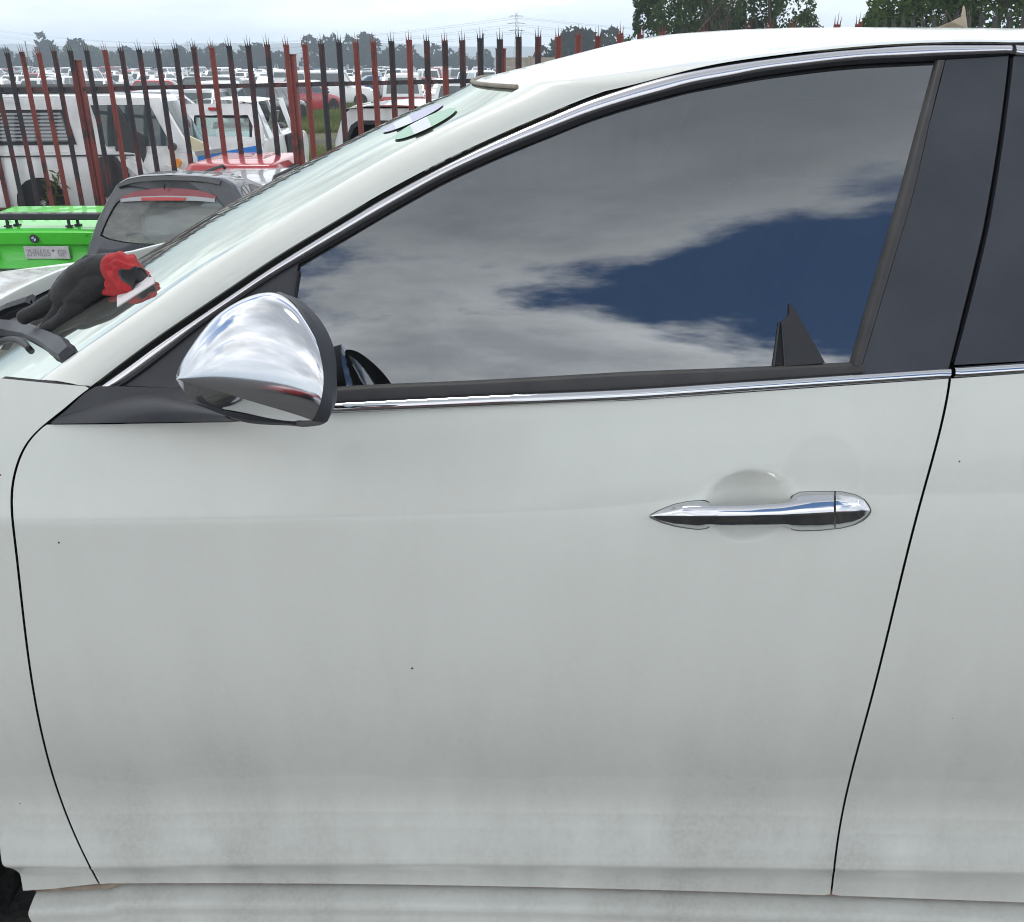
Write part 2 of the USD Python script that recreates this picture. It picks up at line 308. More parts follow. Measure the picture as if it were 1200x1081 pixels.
def skin(poly, S, cell=(0.012, 0.006), flange=0.0028, lift=0.0):
    """poly: polygon in (x, z); S: y = S(x, z). A sheet that follows S, cut to the polygon, with a turned-in edge."""
    poly = poly.buffer(0)
    x0, z0, x1, z1 = poly.bounds
    gx = np.linspace(x0, x1, max(2, int((x1 - x0) / cell[0]) + 1)); gz = np.linspace(z0, z1, max(2, int((z1 - z0) / cell[1]) + 1))
    I, J = np.meshgrid(np.arange(len(gx) - 1), np.arange(len(gz) - 1), indexing='ij'); I, J = I.ravel(), J.ravel()
    cells = shapely.box(gx[I], gz[J], gx[I + 1], gz[J + 1])
    shapely.prepare(poly)
    full = shapely.contains(poly, cells); part = shapely.intersects(poly, cells) & ~full
    i, j = I[full], J[full]; n = len(gz)
    X, Z = np.meshgrid(gx, gz, indexing='ij'); P = [np.stack([X.ravel(), Z.ravel()], 1)]
    q = np.stack([i * n + j, (i + 1) * n + j, (i + 1) * n + j + 1, i * n + j + 1], 1)
    F = [q[:, [0, 1, 2]], q[:, [0, 2, 3]]]; c = len(P[0])
    cut = shapely.intersection(cells[part], poly)
    for g in cut:
        for h in getattr(g, 'geoms', [g]):
            if h.geom_type != 'Polygon' or h.area < 1e-9: continue
            if abs(h.convex_hull.area - h.area) < 1e-10 and not h.interiors:
                pts = np.array(h.exterior.coords)[:-1][::1 if h.exterior.is_ccw else -1]
                P.append(pts); k = len(pts); F.append(np.stack([np.full(k - 2, c), np.arange(1, k - 1) + c, np.arange(2, k) + c], 1)); c += k
            else:
                v, f = trimesh.creation.triangulate_polygon(h, engine='earcut')
                f = np.array(f); a = np.cross(v[f[:, 1]] - v[f[:, 0]], v[f[:, 2]] - v[f[:, 0]])
                f[a < 0] = f[a < 0][:, ::-1]
                P.append(v); F.append(f + c); c += len(v)
    P, F = np.vstack(P), np.vstack(F)
    used, inv = np.unique(F, return_inverse=True); P, F = P[used], inv.reshape(-1, 3)
    key, first, inv = np.unique(np.round(P, 6), axis=0, return_index=True, return_inverse=True)
    P, F = P[first], inv.reshape(-1)[F]
    F = F[(F[:, 0] != F[:, 1]) & (F[:, 1] != F[:, 2]) & (F[:, 0] != F[:, 2])]
    V = np.stack([P[:, 0], S(P[:, 0], P[:, 1]) + lift, P[:, 1]], 1)
    parts = [(V, F)]
    if flange:
        for ring in [poly.exterior, *poly.interiors]:
            r = np.array(ring.segmentize(0.01).coords)[:-1]
            if not ring.is_ccw: r = r[::-1]
            t = np.roll(r, -1, 0) - np.roll(r, 1, 0); t /= np.linalg.norm(t, axis=1, keepdims=True) + 1e-12
            nrm = np.stack([t[:, 1], -t[:, 0]], 1) * (1 if ring is poly.exterior else -1)
            rows = []
            for o, dy in ((0.0, 0.0), (0.0009, 0.0004), (0.0015, 0.0015), (0.0015, flange)):
                w = r + nrm * o
                rows.append(np.stack([w[:, 0], S(r[:, 0], r[:, 1]) + lift + dy, w[:, 1]], 1))
            v, f = loft(rows, closed=True)
            parts.append((v, f[:, ::-1]))
    return cat_(parts)
def edge_seal(poly, S, a=0.0026, b=0.0118):
    poly = poly.buffer(0); parts = []
    for ring in [poly.exterior, *poly.interiors]:
        r = np.array(ring.segmentize(0.01).coords)[:-1]
        if not ring.is_ccw: r = r[::-1]
        t = np.roll(r, -1, 0) - np.roll(r, 1, 0); t /= np.linalg.norm(t, axis=1, keepdims=True) + 1e-12
        nrm = np.stack([t[:, 1], -t[:, 0]], 1) * (1 if ring is poly.exterior else -1)
        w = r + nrm * 0.0015
        v, f = loft([np.stack([w[:, 0], S(r[:, 0], r[:, 1]) + dy, w[:, 1]], 1) for dy in (a, b)], closed=True); parts.append((v, f[:, ::-1]))
    return cat_(parts)
def mirrored(m):
    v, f = m; v = np.array(v); v[:, 1] = 2 * YC - v[:, 1]
    return v, np.asarray(f)[:, ::-1]
def band(top, bot, S, prof, n=90, cap=True, smooth=True, lift=0.0):
    """a strip between two picture lines laid on S; prof: (position across 0..1, height outwards)"""
    a, b = ons(top, S), ons(bot, S)
    f = smooth_line if smooth else resample
    a, b = f(a, n), f(b, n)
    rows = []
    for s, h in prof:
        p = a * (1 - s) + b * s
        p = p.copy(); p[:, 1] = S(p[:, 0], p[:, 2]) + lift - h
        rows.append(p)
    v, fc = loft(rows)
    fc = fc[:, ::-1]
    return v, fc
xz = lambda P: [(p[0], p[2]) for p in P]

car = thing('white_sedan', 'pearl white dusty saloon car with chrome mirror and door handle, filling the foreground', 'car')
# picture lines
gapF = [(112, 452), (98, 460), (76, 480), (53, 498), (31, 519), (22, 543), (14.5, 575), (12.7, 597), (18, 632), (25, 700), (33, 770), (45, 845), (60, 900), (75, 947), (95, 995), (107, 1021), (117, 1036)]
gapR = [(1113, 444), (1109, 471), (1102, 504), (1089, 551), (1076.6, 595), (1060, 663), (1043, 732), (1021, 818), (1000, 900), (990, 940), (981.5, 975), (979.5, 1007), (978, 1025), (973, 1048)]
botD = [(117, 1036), (200, 1035), (300, 1034.5), (450, 1036.5), (600, 1040), (750, 1043), (900, 1047), (973, 1049), (1200, 1058), (1400, 1066)]
beltB = [(388, 484.5), (740, 469.5), (1000, 451.5), (1113, 444.5)]
from scipy.interpolate import splprep, splev
def fair(P, n, sm):
    P = np.asarray(P, float); tck, _ = splprep(P.T, s=sm * len(P)); return np.array(splev(np.linspace(0, 1, n), tck)).T
BD, BB = ons(botD, body), ons(beltB, body)
GF_s = ons(fair(gapF, 170, 0.5), body); GR_s = ons(fair(gapR, 130, 0.5), body); BD_s = ons(fair(botD, 140, 0.3), body)
half = 0.0015
def shift(L, dx): return [(p[0] + dx, p[2]) for p in L]
top_front = xz(ons([(55, 498), (120, 497.5), (270, 495), (388, 484.5)], body))
# front door
xr = GR_s[-1][0]
lowD = [p for p in xz(BD_s) if GF_s[-1][0] + 0.004 < p[0] < xr - 0.003]
GFd = [p for p in shift(GF_s, half) if p[1] < top_front[0][1] - 0.0005]
doorP = Polygon(GFd[::-1] + top_front + xz(BB)[1:-1] + shift(GR_s, -half) + lowD[::-1])
door = obj('front_door', skin(doorP, body, (0.009, 0.0045)), 'white_paint', car)
mbP = Polygon(xz(ons([(112, 453.5), (98, 461.5), (77, 481.5), (58, 496.5), (120, 496.3), (276, 494), (262, 480), (200, 456), (136, 453.5)], body)))
MB_BASE = skin(mbP, body, (0.02, 0.02), flange=0.01, lift=0.002)
# rear door
lowR = [p for p in xz(BD_s) if p[0] > xr + 0.006]
zb_end = lowR[-1][1]
bx = 1.62
arch_r = Polygon(np.array([1.72 + 0.37 * np.cos(np.linspace(0, 2 * np.pi, 64)), 0.335 + 0.37 * np.sin(np.linspace(0, 2 * np.pi, 64))]).T)
topR = xz(ons([(1115, 444), (1200, 438)], body)); topR += [(0.95, topR[-1][1] + 0.022), (1.5, topR[-1][1] + 0.05)]
rdP = Polygon(shift(GR_s, half)[::-1] + topR + [(1.56, 0.72), (1.36, 0.42), (1.30, zb_end)] + lowR[::-1]).buffer(0).difference(arch_r)
if rdP.geom_type != 'Polygon': rdP = max(rdP.geoms, key=lambda g: g.area)
rd = obj('rear_door', skin(rdP, body, (0.014, 0.0055)), 'white_paint', car)
# front wing with its wheel arch
arch = [(-4, 985), (0, 992), (14, 1018), (27, 1044)]
AR = ons(arch, body)
cx, cz, rr = -1.085, 0.325, None
rr = float(np.hypot(AR[1][0] - cx, AR[1][2] - cz))
cx, rr = -1.105, 0.362
circ = Polygon(np.array([cx + rr * np.cos(np.linspace(0, 2 * np.pi, 96)), cz + rr * np.sin(np.linspace(0, 2 * np.pi, 96))]).T)
tail = xz(ons([(-30, 950), (-12, 972), (0, 992), (14, 1018), (27, 1044)], body))
arch_f = circ.union(Polygon([(-0.95, 0.42)] + tail + [(tail[-1][0] + 0.012, 0.10), (-0.95, 0.10)]))
arch_f = max(getattr(arch_f, 'geoms', [arch_f]), key=lambda g: g.area)
topW = xz(ons([(100, 453), (60, 449.5), (0, 443.5)], body))
FT = np.array([(-3.0, 0.60), (-1.75, 0.755), (-1.55, 0.785), (-1.3, 0.81), (-1.1, 0.828), (-0.95, 0.862), (-0.85, 0.908), (-0.76, 0.952), topW[-1]]); FT[-1, 0] = topW[-1][0]
ftop = [(x, float(np.interp(x, FT[:, 0], FT[:, 1]))) for x in (-0.76, -0.85, -0.95, -1.1, -1.3, -1.55, -1.64)]
sillF = xz(ons([(27, 1044), (60, 1042), (90, 1038.5), (113, 1036)], body))
wingP = Polygon([p for p in shift(GF_s, -half) if p[1] < topW[0][1] - 0.001] + sillF[::-1] + [(-0.9, 0.27), (-1.7, 0.30), (-1.75, 0.55)] + ftop[::-1] + topW[::-1]).buffer(0).difference(arch_f)
if wingP.geom_type != 'Polygon': wingP = max(wingP.geoms, key=lambda g: g.area)
wing = obj('front_wing', skin(wingP, body, (0.012, 0.005)), 'white_paint', car)
# rear wing
qtop = topR[-1]
qP = Polygon([(1.565, 0.72), (1.505, qtop[1]), (1.9, qtop[1] + 0.01), (2.45, qtop[1] - 0.02), (2.62, 0.75), (2.6, 0.3), (1.3, 0.3), (1.37, 0.42)]).buffer(0).difference(arch_r)
if qP.geom_type != 'Polygon': qP = max(qP.geoms, key=lambda g: g.area)
obj('rear_wing', skin(qP, body, (0.03, 0.012)), 'white_paint', car)
for nm, P, c in (('front_door', doorP, (0.03, 0.012)), ('rear_door', rdP, (0.03, 0.012)), ('front_wing', wingP, (0.03, 0.012)), ('rear_wing', qP, (0.04, 0.015))):
    obj(nm, mirrored(skin(P, lambda x, z: body(x, z, False), c)), 'white_paint', car)
for o_, P_ in ((door, doorP), (rd, rdP), (wing, wingP)): obj('edge_seal', edge_seal(P_, body), 'jamb_dark', o_)
# dark jambs behind the gaps
jam = Polygon([(-1.72, 0.28), (2.6, 0.27), (2.6, 1.0), (1.2, 1.04), (-0.46, 1.0), (-0.62, 0.96)] + [(x, float(np.interp(x, FT[:, 0], FT[:, 1])) - 0.03) for x in (-0.76, -0.85, -0.95, -1.1, -1.3, -1.55, -1.7)]).difference(arch_f.buffer(0.02)).difference(arch_r.buffer(0.02))
jam = max(getattr(jam, 'geoms', [jam]), key=lambda g: g.area)
jm = skin(jam, body, (0.03, 0.01), flange=0, lift=0.0125)
obj('door_jamb', jm, 'jamb_dark', car); obj('door_jamb', mirrored(jm), 'jamb_dark', car)
# sill: its own stepped moulding under the doors
sx = np.linspace(-0.724, 1.33, 90)
bdx, bdz = np.array(xz(BD_s)).T
sillT = np.interp(sx, np.r_[-0.72, -0.6, bdx], np.r_[sillF[0][1], (sillF[0][1] + sillF[-1][1]) / 2 + 0.001, bdz]) - 0.004
def sill_rows(extra):
    return loft([np.stack([sx, np.full_like(sx, 0) + body(sx, sillT, False) + dy, sillT + dz], 1) for dy, dz in extra])
SILL = [(0.07, 0.0), (0.012, 0.001), (0.006, -0.0015), (0.0045, -0.005), (0.004, -0.0075)]
v, f = sill_rows([(0.075, 0.012), (0.010, 0.0045), (0.007, 0.0015), (0.006, -0.004), (0.012, -0.0055)])
obj('sill_seam', (v, f[:, ::-1]), 'rust_seam', car)
v, f = sill_rows([(0.05, -0.0070), (0.006, -0.0075), (0.000, -0.0085), (-0.014, -0.0125), (-0.0205, -0.0155), (-0.0225, -0.0190), (-0.0225, -0.025), (-0.0205, -0.035), (-0.0205, -0.042), (-0.0250, -0.049), (-0.0310, -0.056), (-0.0320, -0.061), (-0.026, -0.067), (0.04, -0.072), (0.12, -0.072)])
obj('sill', (v, f[:, ::-1]), 'white_paint', car, smooth=50); obj('sill', mirrored((v, f[:, ::-1])), 'white_paint', car, smooth=50)

# glasshouse -----------------------------------------------------------
A = [(113, 456), (150, 430), (179, 408.5), (241, 366), (280, 339.5), (320, 312.5), (377, 277), (418, 252), (440, 238.5), (480, 216), (520, 194.5), (560, 175), (600, 156.5), (640, 139), (700, 114.5), (800, 86), (900, 69.5), (1000, 58.5), (1100, 53), (1184, 53)]
D = [(133, 464), (170, 440), (200, 416), (241, 382), (280, 356), (320, 329), (377, 295.5), (418, 272), (470, 241.5), (520, 214), (560, 195), (600, 178), (648, 159), (706, 136), (804, 108), (902, 88.5), (1002, 76), (1100, 71.5), (1184, 67)]
_u = np.r_[np.linspace(122, 200, 5), np.linspace(230, 1184, 24)]
_A, _D = np.array(A), np.array(D)
Bm = [(u, np.interp(u, _A[:, 0], _A[:, 1]) * 0.45 + np.interp(u, _D[:, 0], _D[:, 1]) * 0.55) for u in _u]
tr = obj('window_trim', band(A, Bm, house, [(0, -0.006), (0.0, 0.001), (0.12, 0.004), (0.4, 0.0055), (0.75, 0.0045), (1.0, 0.002)], 140), 'bright_trim', car, smooth=60)
obj('window_seal', band(Bm, D, house, [(0.0, 0.002), (0.25, 0.0025), (0.55, -0.002), (1.0, -0.007), (1.0, -0.012)], 140), 'rubber', car, smooth=60)
bt = [(385, 471.5), (560, 463), (740, 455), (870, 446.5), (1000, 438), (1112.5, 430.5)]
bb = [(386, 484), (560, 477), (740, 469), (870, 460), (1000, 451), (1110.5, 444)]
obj('belt_moulding', band(bt, bb, house, [(0, -0.012), (0, 0.002), (0.12, 0.006), (0.45, 0.0075), (0.8, 0.005), (0.98, 0.001), (1, -0.012)], 60), 'chrome', car, smooth=60)
bt2 = [(1117.5, 430), (1200, 424.5), (1400, 411)]; bb2 = [(1115.5, 443.5), (1200, 438), (1400, 425)]
obj('belt_moulding', band(bt2, bb2, house, [(0, -0.012), (0, 0.002), (0.12, 0.006), (0.45, 0.0075), (0.8, 0.005), (0.98, 0.001), (1, -0.012)], 40), 'chrome', car, smooth=60)
wt = [(370, 458.5), (423, 454.5), (560, 448.5), (687, 441.5), (740, 438.5), (870, 433.5), (1000, 427.5), (1014, 427)]
wb = [(370, 473), (423, 470.5), (560, 463.5), (687, 458), (740, 455.5), (870, 447), (1000, 438.5), (1014, 437.5)]
obj('belt_seal', band(wt, wb, house, [(0, -0.012), (0, -0.002), (0.15, 0.0005), (0.8, 0.001), (1, -0.002)], 60), 'dusty_rubber', car, smooth=60)
# window divider and the pillar cover behind it
dl = [(1099, 70.5), (1080, 140), (1060, 215), (1036, 300), (1018, 362), (999, 428)]
dr = [(1108, 70.5), (1089, 146), (1069.5, 231), (1046, 310), (1028, 370), (1010, 430)]
obj('window_divider', band(dl, dr, house, [(0, -0.012), (0.05, 0.0), (0.5, 0.0015), (0.95, 0.0), (1, -0.004)], 40), 'dusty_rubber', car, smooth=60)
pg = [(1184, 66), (1172, 162), (1154, 268), (1130, 366), (1113.5, 429.5)]
pcP = Polygon(xz(ons([(1108.5, 70.5)] + dr[1:] + [(1010.5, 437.5), (1112, 430.5)] + [(u - 2, v) for u, v in pg[::-1][1:]], house)))
obj('pillar_cover', skin(pcP, house, (0.02, 0.02), flange=0.01), 'pillar_film', car)
rdr = [(1188, 66.5), (1176.5, 162), (1159, 268), (1135, 366), (1118, 428)]
pc2 = Polygon(xz(ons(rdr + [(1260, 420), (1300, 330), (1330, 240), (1350, 64)], house)))
obj('rear_door_frame', skin(pc2, house, (0.02, 0.02), flange=0.01), 'pillar_film', car)
obj('window_trim', band([(1189, 53), (1260, 55), (1400, 66)], [(1189, 66.5), (1260, 67), (1400, 77)], house, [(0, -0.006), (0, 0.001), (0.12, 0.004), (0.5, 0.0055), (0.9, 0.001), (1, -0.004)], 30), 'bright_trim', car, smooth=60)
# door glass
glP = Polygon(xz(ons([(250, 470), (340, 312), (374, 289), (450, 243), (552, 190), (648, 150), (706, 127), (804, 98), (902, 80), (1002, 69), (1100, 66), (1104, 90), (1069.5, 215), (1006, 434), (740, 447), (423, 462)], house)))
gl = obj('side_window', skin(glP, house, (0.02, 0.02), flange=0, lift=0.009), 'tinted_glass', car, smooth=True)
# black triangle ahead of the glass, with the sliver of a post
saP = Polygon(xz(ons([(128, 462), (170, 436), (200, 412), (241, 378), (280, 352), (350, 306), (343, 340), (335, 372), (385, 470), (300, 485), (200, 478)], house)))
obj('mirror_triangle', skin(saP, house, (0.02, 0.02), flange=0.01, lift=0.003), 'black_plastic', car)
obj('quarter_post', band([(345, 318), (340, 352), (338, 380)], [(350, 318), (345, 352), (343, 380)], house, [(0, -0.01), (0.2, 0.0), (0.8, 0.0), (1, -0.01)], 12), 'rubber', car)

# A pillar, roof, windscreen: rails taken on the near side and mirrored
A_out = [(u - float(np.interp(u, [113, 241, 355, 560, 700], [3.5, 3.5, 3.0, 1.5, 0.8])), v - float(np.interp(u, [113, 241, 355, 560, 700, 900], [7.5, 7.5, 7.0, 5.0, 4.0, 3.2]))) for u, v in A]
railA = spline(ons([(104, 455)] + A_out[1:], house), 160)
Wpx = [(43, 449), (85, 419), (137, 383.5), (187, 349), (225, 323.5), (270, 295.5), (320, 265), (360, 241), (387, 225), (418, 206.5), (440, 194), (500, 161), (540, 141), (580, 120.5), (606, 104.5)]
def housW(x, z): return house(x, z) + 0.028 + 0.0 * np.asarray(x)
railW = spline(ons(Wpx, housW), 80)
# near A pillar: section from railA to railW
xs_w = railW[:, 0]
def railA_at(x):
    return np.stack([np.asarray(x), np.interp(x, railA[:, 0], railA[:, 1]), np.interp(x, railA[:, 0], railA[:, 2])], -1)
# pair points of the two rails by arc parameter up to the roof's front corner
xa_end = railW[-1][0] + 0.10
ia = np.searchsorted(railA[:, 0], xa_end)
a = resample(railA[:ia + 1], 60); w = resample(railW, 60)
rows = []
for s, h in ((0.0, -0.003), (0.0, 0.0), (0.05, 0.004), (0.2, 0.009), (0.45, 0.013), (0.7, 0.012), (0.9, 0.0065), (1.0, 0.0), (1.02, -0.010)):
    p = a * (1 - s) + w * s
    t = np.gradient(p, axis=0); t /= np.linalg.norm(t, axis=1, keepdims=True)
    c = w - a; n = np.cross(c, t); n /= np.linalg.norm(n, axis=1, keepdims=True)
    n[n[:, 1] > 0] *= -1
    rows.append(p + n * h)
PILLAR_ROWS = rows
# roof: cross sections at stations
xR0 = xa_end
HALF_S = np.r_[0, 0.003, 0.012, 0.027, 0.042, 0.054, 0.06, 0.08, 0.11, 0.15, 0.22, 0.3, 0.42, 0.56, 0.7, 0.85, 1.0]
def roof_section(q, k):
    """q: rail point (near edge), k: 0..1 along; returns the half section from the rail to the centre line"""
    out = []
    y0, z0 = q[1], q[2]
    crown = np.interp(q[0], [0.0, 0.25, 0.5, 0.9, 1.75], [0.056, 0.045, 0.032, 0.030, 0.05])
    for s in HALF_S:
        y = y0 + (YC - y0) * s
        z = z0 + crown * (1 - (1 - s) ** 2.6) ** 0.8
        out.append((y, z))
    return out
xs = np.r_[np.linspace(xR0, railA[-1][0], 40)]
rl = [railA_at(x) for x in xs]
last = rl[-1]
for x in np.linspace(last[0] + 0.05, 1.75, 24):
    dx = x - last[0]
    rl.append(np.array([x, last[1] + 0.045 * max(0, x - 0.9) ** 2, last[2] + 0.012 * dx - 0.085 * dx ** 2]))
rl = np.array(rl)

# windscreen
BULGE = (0.113, 0.0734, 0.0217, 0.0004)
wr = resample(railW, 200)
def screen_pt(t, s, n=0.0):
    """t along the pillar (0 bottom, 1 top, below 0 the part over the wipers), s from 0 (near pillar) to 2 (far pillar), n lift off the glass"""
    t = np.asarray(t, float); s = np.asarray(s, float)
    tt = np.clip(t, 0, 1) * (len(wr) - 1); k = np.arange(len(wr))
    W = np.stack([np.interp(tt, k, wr[:, i]) for i in range(3)], -1)
    g = 1 - np.abs(1 - s) ** 4
    b = BULGE[0] + (BULGE[1] - BULGE[0]) * np.clip(t, 0, 1); c = BULGE[2] + (BULGE[3] - BULGE[2]) * np.clip(t, 0, 1)
    ext = np.minimum(t, 0.0)
    P = np.stack([W[..., 0] - b * g, W[..., 1] + (YC - W[..., 1]) * s, W[..., 2] + c * g], -1)
    e = ext * np.minimum(1, g * 2.2)
    return P + np.stack([0.86 * e, 0 * e, 0.44 * e], -1) + n * np.array([-0.5, -0.05, 0.86])
tt = np.r_[np.linspace(-0.17, 0, 22)[:-1], np.linspace(0, 1, 120)]
ss = np.linspace(0, 2, 241)
T2, S2 = np.meshgrid(tt, ss, indexing='ij')
v, f = loft(screen_pt(T2, S2))
SCREEN = (v, f)
screen = obj('windscreen', (v, f), 'screen_glass', car, smooth=True)
# black ceramic border inside the glass edges
def on_screen(t0, t1, s0, s1, n, nt=3, ns=30):
    a, b = np.meshgrid(np.linspace(t0, t1, nt), np.linspace(s0, s1, ns), indexing='ij'); return loft(screen_pt(a, b, n))
frit = cat_([on_screen(-0.165, -0.02, 0.01, 1.99, -0.004), on_screen(0.965, 0.998, 0.01, 1.99, -0.004), on_screen(-0.02, 0.965, 0.004, 0.03, -0.004, 30, 3), on_screen(-0.02, 0.965, 1.97, 1.996, -0.004, 30, 3)])
obj('windscreen_border', frit, 'jamb_dark', car)
# roof
PE = np.array([r[-1] for r in PILLAR_ROWS]); PS = [-0.01, 0.0, 0.05, 0.2, 0.45, 0.7, 0.9, 1.0, 1.02]
def pillar_end(s): return np.array([np.interp(s, PS[1:8], PE[1:8, k]) for k in range(3)])
half_s = HALF_S
A0, W0 = rl[0], railW[-1]
topedge = screen_pt(np.ones(40), np.linspace(0, 1, 40), 0.002)
topedge[:, 0] += 0.004
rows = []
for k, q in enumerate(rl):
    sec = np.array([[q[0], y, z] for y, z in roof_section(q, 0)])
    if k == 0:
        for i, s in enumerate(half_s):
            if s <= 0.06: sec[i] = pillar_end(s / 0.06)
            else:
                y = W0[1] + (YC - W0[1]) * (s - 0.06) / 0.94
                sec[i] = [np.interp(y, topedge[:, 1], topedge[:, 0]), y, np.interp(y, topedge[:, 1], topedge[:, 2])]
        first_row = sec
    rows.append(sec)
blend = []
for i, s in enumerate(half_s):
    pass
n_b = 14
for k in range(1, n_b):
    w_ = float(smoothstep(0, 1, k / n_b))
    base = rows[k].copy()
    lin = first_row + (rows[n_b] - first_row) * (k / n_b)
    rows[k] = lin * (1 - w_) + base * w_
full = []
for sec in rows:
    m = sec[:-1][::-1].copy(); m[:, 1] = 2 * YC - m[:, 1]
    full.append(np.vstack([sec, m]))
P7 = np.array(PILLAR_ROWS)[1:8].transpose(1, 0, 2)
strip = [r for r in P7] + [r[:7] for r in rows[1:]]
strip = [np.vstack([r[:1] + [[0, 0.008, 0.003]], r]) for r in strip]
v, f = loft(strip); obj('a_pillar', (v, f[:, ::-1]), 'white_paint', car, smooth=50); obj('a_pillar', mirrored((v, f[:, ::-1])), 'white_paint', car, smooth=50)
ROOF = loft([r[6:-6] for r in full])
roof = obj('roof', ROOF, 'white_paint', car, smooth=48)
lin_rows = [r[7:-7] - [0, 0, 0.035] for r in full]
obj('headlining', loft([r + np.sign(YC - r[:, 1:2]) * [0, 0.05, 0] for r in lin_rows]), 'headlining', car, smooth=True)
# rubber strip between roof and screen
st = screen_pt(np.full(60, 1.0), np.linspace(0, 2, 60), 0.003)
obj('roof_seal', tube(st + [0.001, 0, 0.0], 0.0030, 6), 'seal_beige', car, smooth=True)
# dark backing under the frame trim and along the roof edge
bk = resample(railA, 90)
v, f = loft([bk + [0, 0.006, -0.002], bk + [0, 0.010, -0.008], bk + [0, 0.02, -0.03], bk + [0, 0.05, -0.04]])
obj('frame_backing', (v, f[:, ::-1]), 'jamb_dark', car)
zz_ = np.array([0.985, 1.05, 1.12, 1.2, 1.28, 1.36])
def bpost(x0, x1, dxdz):
    r = [[(x + dxdz * (z - 0.98), house(x, z) + d, z) for z in zz_] for x, d in ((x0, 0.05), (x0, 0.022), (x1, 0.022), (x1, 0.05))]
    v, f = loft(r); return v, f
bp = bpost(0.44, 0.60, 0.30)
obj('centre_pillar', bp, 'cabin_dark', car, smooth=False); obj('centre_pillar', mirrored(bp), 'cabin_dark', car, smooth=False)
# rear part of the glasshouse
rr_top = [r for r in full][-1]
zbelt = 1.06
rw = []
for k in np.linspace(0, 1, 10):
    r = rr_top.copy()
    q = r + (np.array([2.25, 0, 1.055]) - r) * np.array([k, 0, k]) + np.array([0, 0, 0.03]) * math.sin(math.pi * k)
    q[:, 1] = YC + (r[:, 1] - YC) * (1 + 0.10 * k); q[:, 2] += 0.02 * (1 - ((q[:, 1] - YC) / 0.7) ** 2) * k
    rw.append(q)
obj('rear_screen', loft(rw), 'far_glass', car, smooth=True)
def side_rear(lift):
    P = Polygon([(0.62, 1.04), (0.66, 1.375), (1.1, 1.362), (1.45, 1.325), (1.72, 1.28), (2.18, 1.06)])
    return skin(P, house, (0.05, 0.03), flange=0.01, lift=lift)
rsm = side_rear(0.012)
obj('rear_side_window', rsm, 'far_glass', car, smooth=True); obj('rear_side_window', mirrored(rsm), 'far_glass', car, smooth=True)
obj('side_window', mirrored(skin(glP, house, (0.04, 0.04), flange=0, lift=0.009)), 'far_glass', car, smooth=True)
for P, nm in ((saP, 'mirror_triangle'), (pcP, 'pillar_cover')):
    obj(nm, mirrored(skin(P, house, (0.05, 0.05), flange=0.01)), 'black_plastic', car)
t_far = mirrored(band(A, D, house, [(0, -0.006), (0, 0.002), (0.4, 0.005), (0.75, 0.004), (1.0, -0.01)], 60)); obj('window_trim', t_far, 'bright_trim', car, smooth=60)
b_far = mirrored(band([(250, 473)] + wt[1:] + [(1200, 417)], [(250, 494)] + bb + [(1200, 438)], house, [(0, -0.012), (0, 0.002), (0.5, 0.006), (1, 0.0), (1, -0.02)], 60)); obj('belt_moulding', b_far, 'chrome', car, smooth=60)
# boot, rear, front, bonnet as shaped shells
def shell(stations, ys):
    rows = []
    for x, w, zt_, zb_, cr in stations:
        rows.append([(x, YC + w * y, zt_ + cr * (1 - y * y)) for y in ys]); 
    return loft(rows)
ys = np.linspace(-1, 1, 21)
obj('boot_lid', shell([(2.2, 0.80, 1.04, 0, 0.02), (2.4, 0.80, 1.035, 0, 0.025), (2.62, 0.77, 1.0, 0, 0.03), (2.70, 0.74, 0.93, 0, 0.02), (2.72, 0.74, 0.75, 0, 0.0), (2.70, 0.78, 0.60, 0, 0)], ys), 'white_paint', car, smooth=50)
obj('rear_bumper', shell([(2.58, 0.86, 0.62, 0, 0), (2.76, 0.80, 0.60, 0, 0), (2.80, 0.78, 0.5, 0, 0), (2.78, 0.78, 0.35, 0, 0), (2.6, 0.8, 0.25, 0, 0)], ys), 'white_paint', car, smooth=50)
H = np.array([at_y(0, 338, 0.62), at_y(40, 327, 0.93), at_y(85, 316, 1.24)])
hX, hZ = (H[0][0] + H[2][0]) / 2, (H[0][2] + H[2][2]) / 2
def hood_z(x, sc): return np.interp(x, FT[:, 0], FT[:, 1]) - 0.010 + 0.105 * (1 - np.abs(sc) ** 2.2)
hs = np.linspace(-1, 1, 61)
def hood_edge(s):
    x = -0.78 + (H[1][0] + 0.78) * (1 - np.abs(s) ** 2.4); return np.stack([x, YC + 0.78 * s, hood_z(x, s)], -1)
he = hood_edge(hs)
rows = [he + [0.0, 0, -0.03], he + [0.004, 0, -0.006], he + [0.002, 0, -0.001], he + [-0.006, 0, 0.0]]
for k in np.linspace(0.05, 1, 26):
    xf = -1.83 + 0.10 * hs ** 2
    x = he[:, 0] + (xf - he[:, 0]) * k
    rows.append(np.stack([x, YC + (he[:, 1] - YC) * (1 - 0.05 * k), hood_z(x, hs)], -1))
BON = loft(rows); obj('bonnet', (BON[0], BON[1][:, ::-1]), 'white_paint', car, smooth=50)
wx = np.linspace(-1.70, -0.66, 40); wz = np.interp(wx, FT[:, 0], FT[:, 1])
be = np.array([r[0] for r in rows[3:]])[::-1]
bz_ = np.minimum(np.interp(wx, be[:, 0], be[:, 2]), wz + 0.01) - 0.005; by_ = np.interp(wx, be[:, 0], be[:, 1]) + 0.015
wy = body(wx, wz, False)
wt3 = loft([np.stack([wx, wy + 0.001, wz - 0.006], 1), np.stack([wx, wy + 0.002, wz + 0.001], 1), np.stack([wx, wy * 0.6 + by_ * 0.4, wz * 0.6 + bz_ * 0.4 + 0.006], 1), np.stack([wx, by_, bz_], 1), np.stack([wx, by_ + 0.01, bz_ - 0.04], 1)])
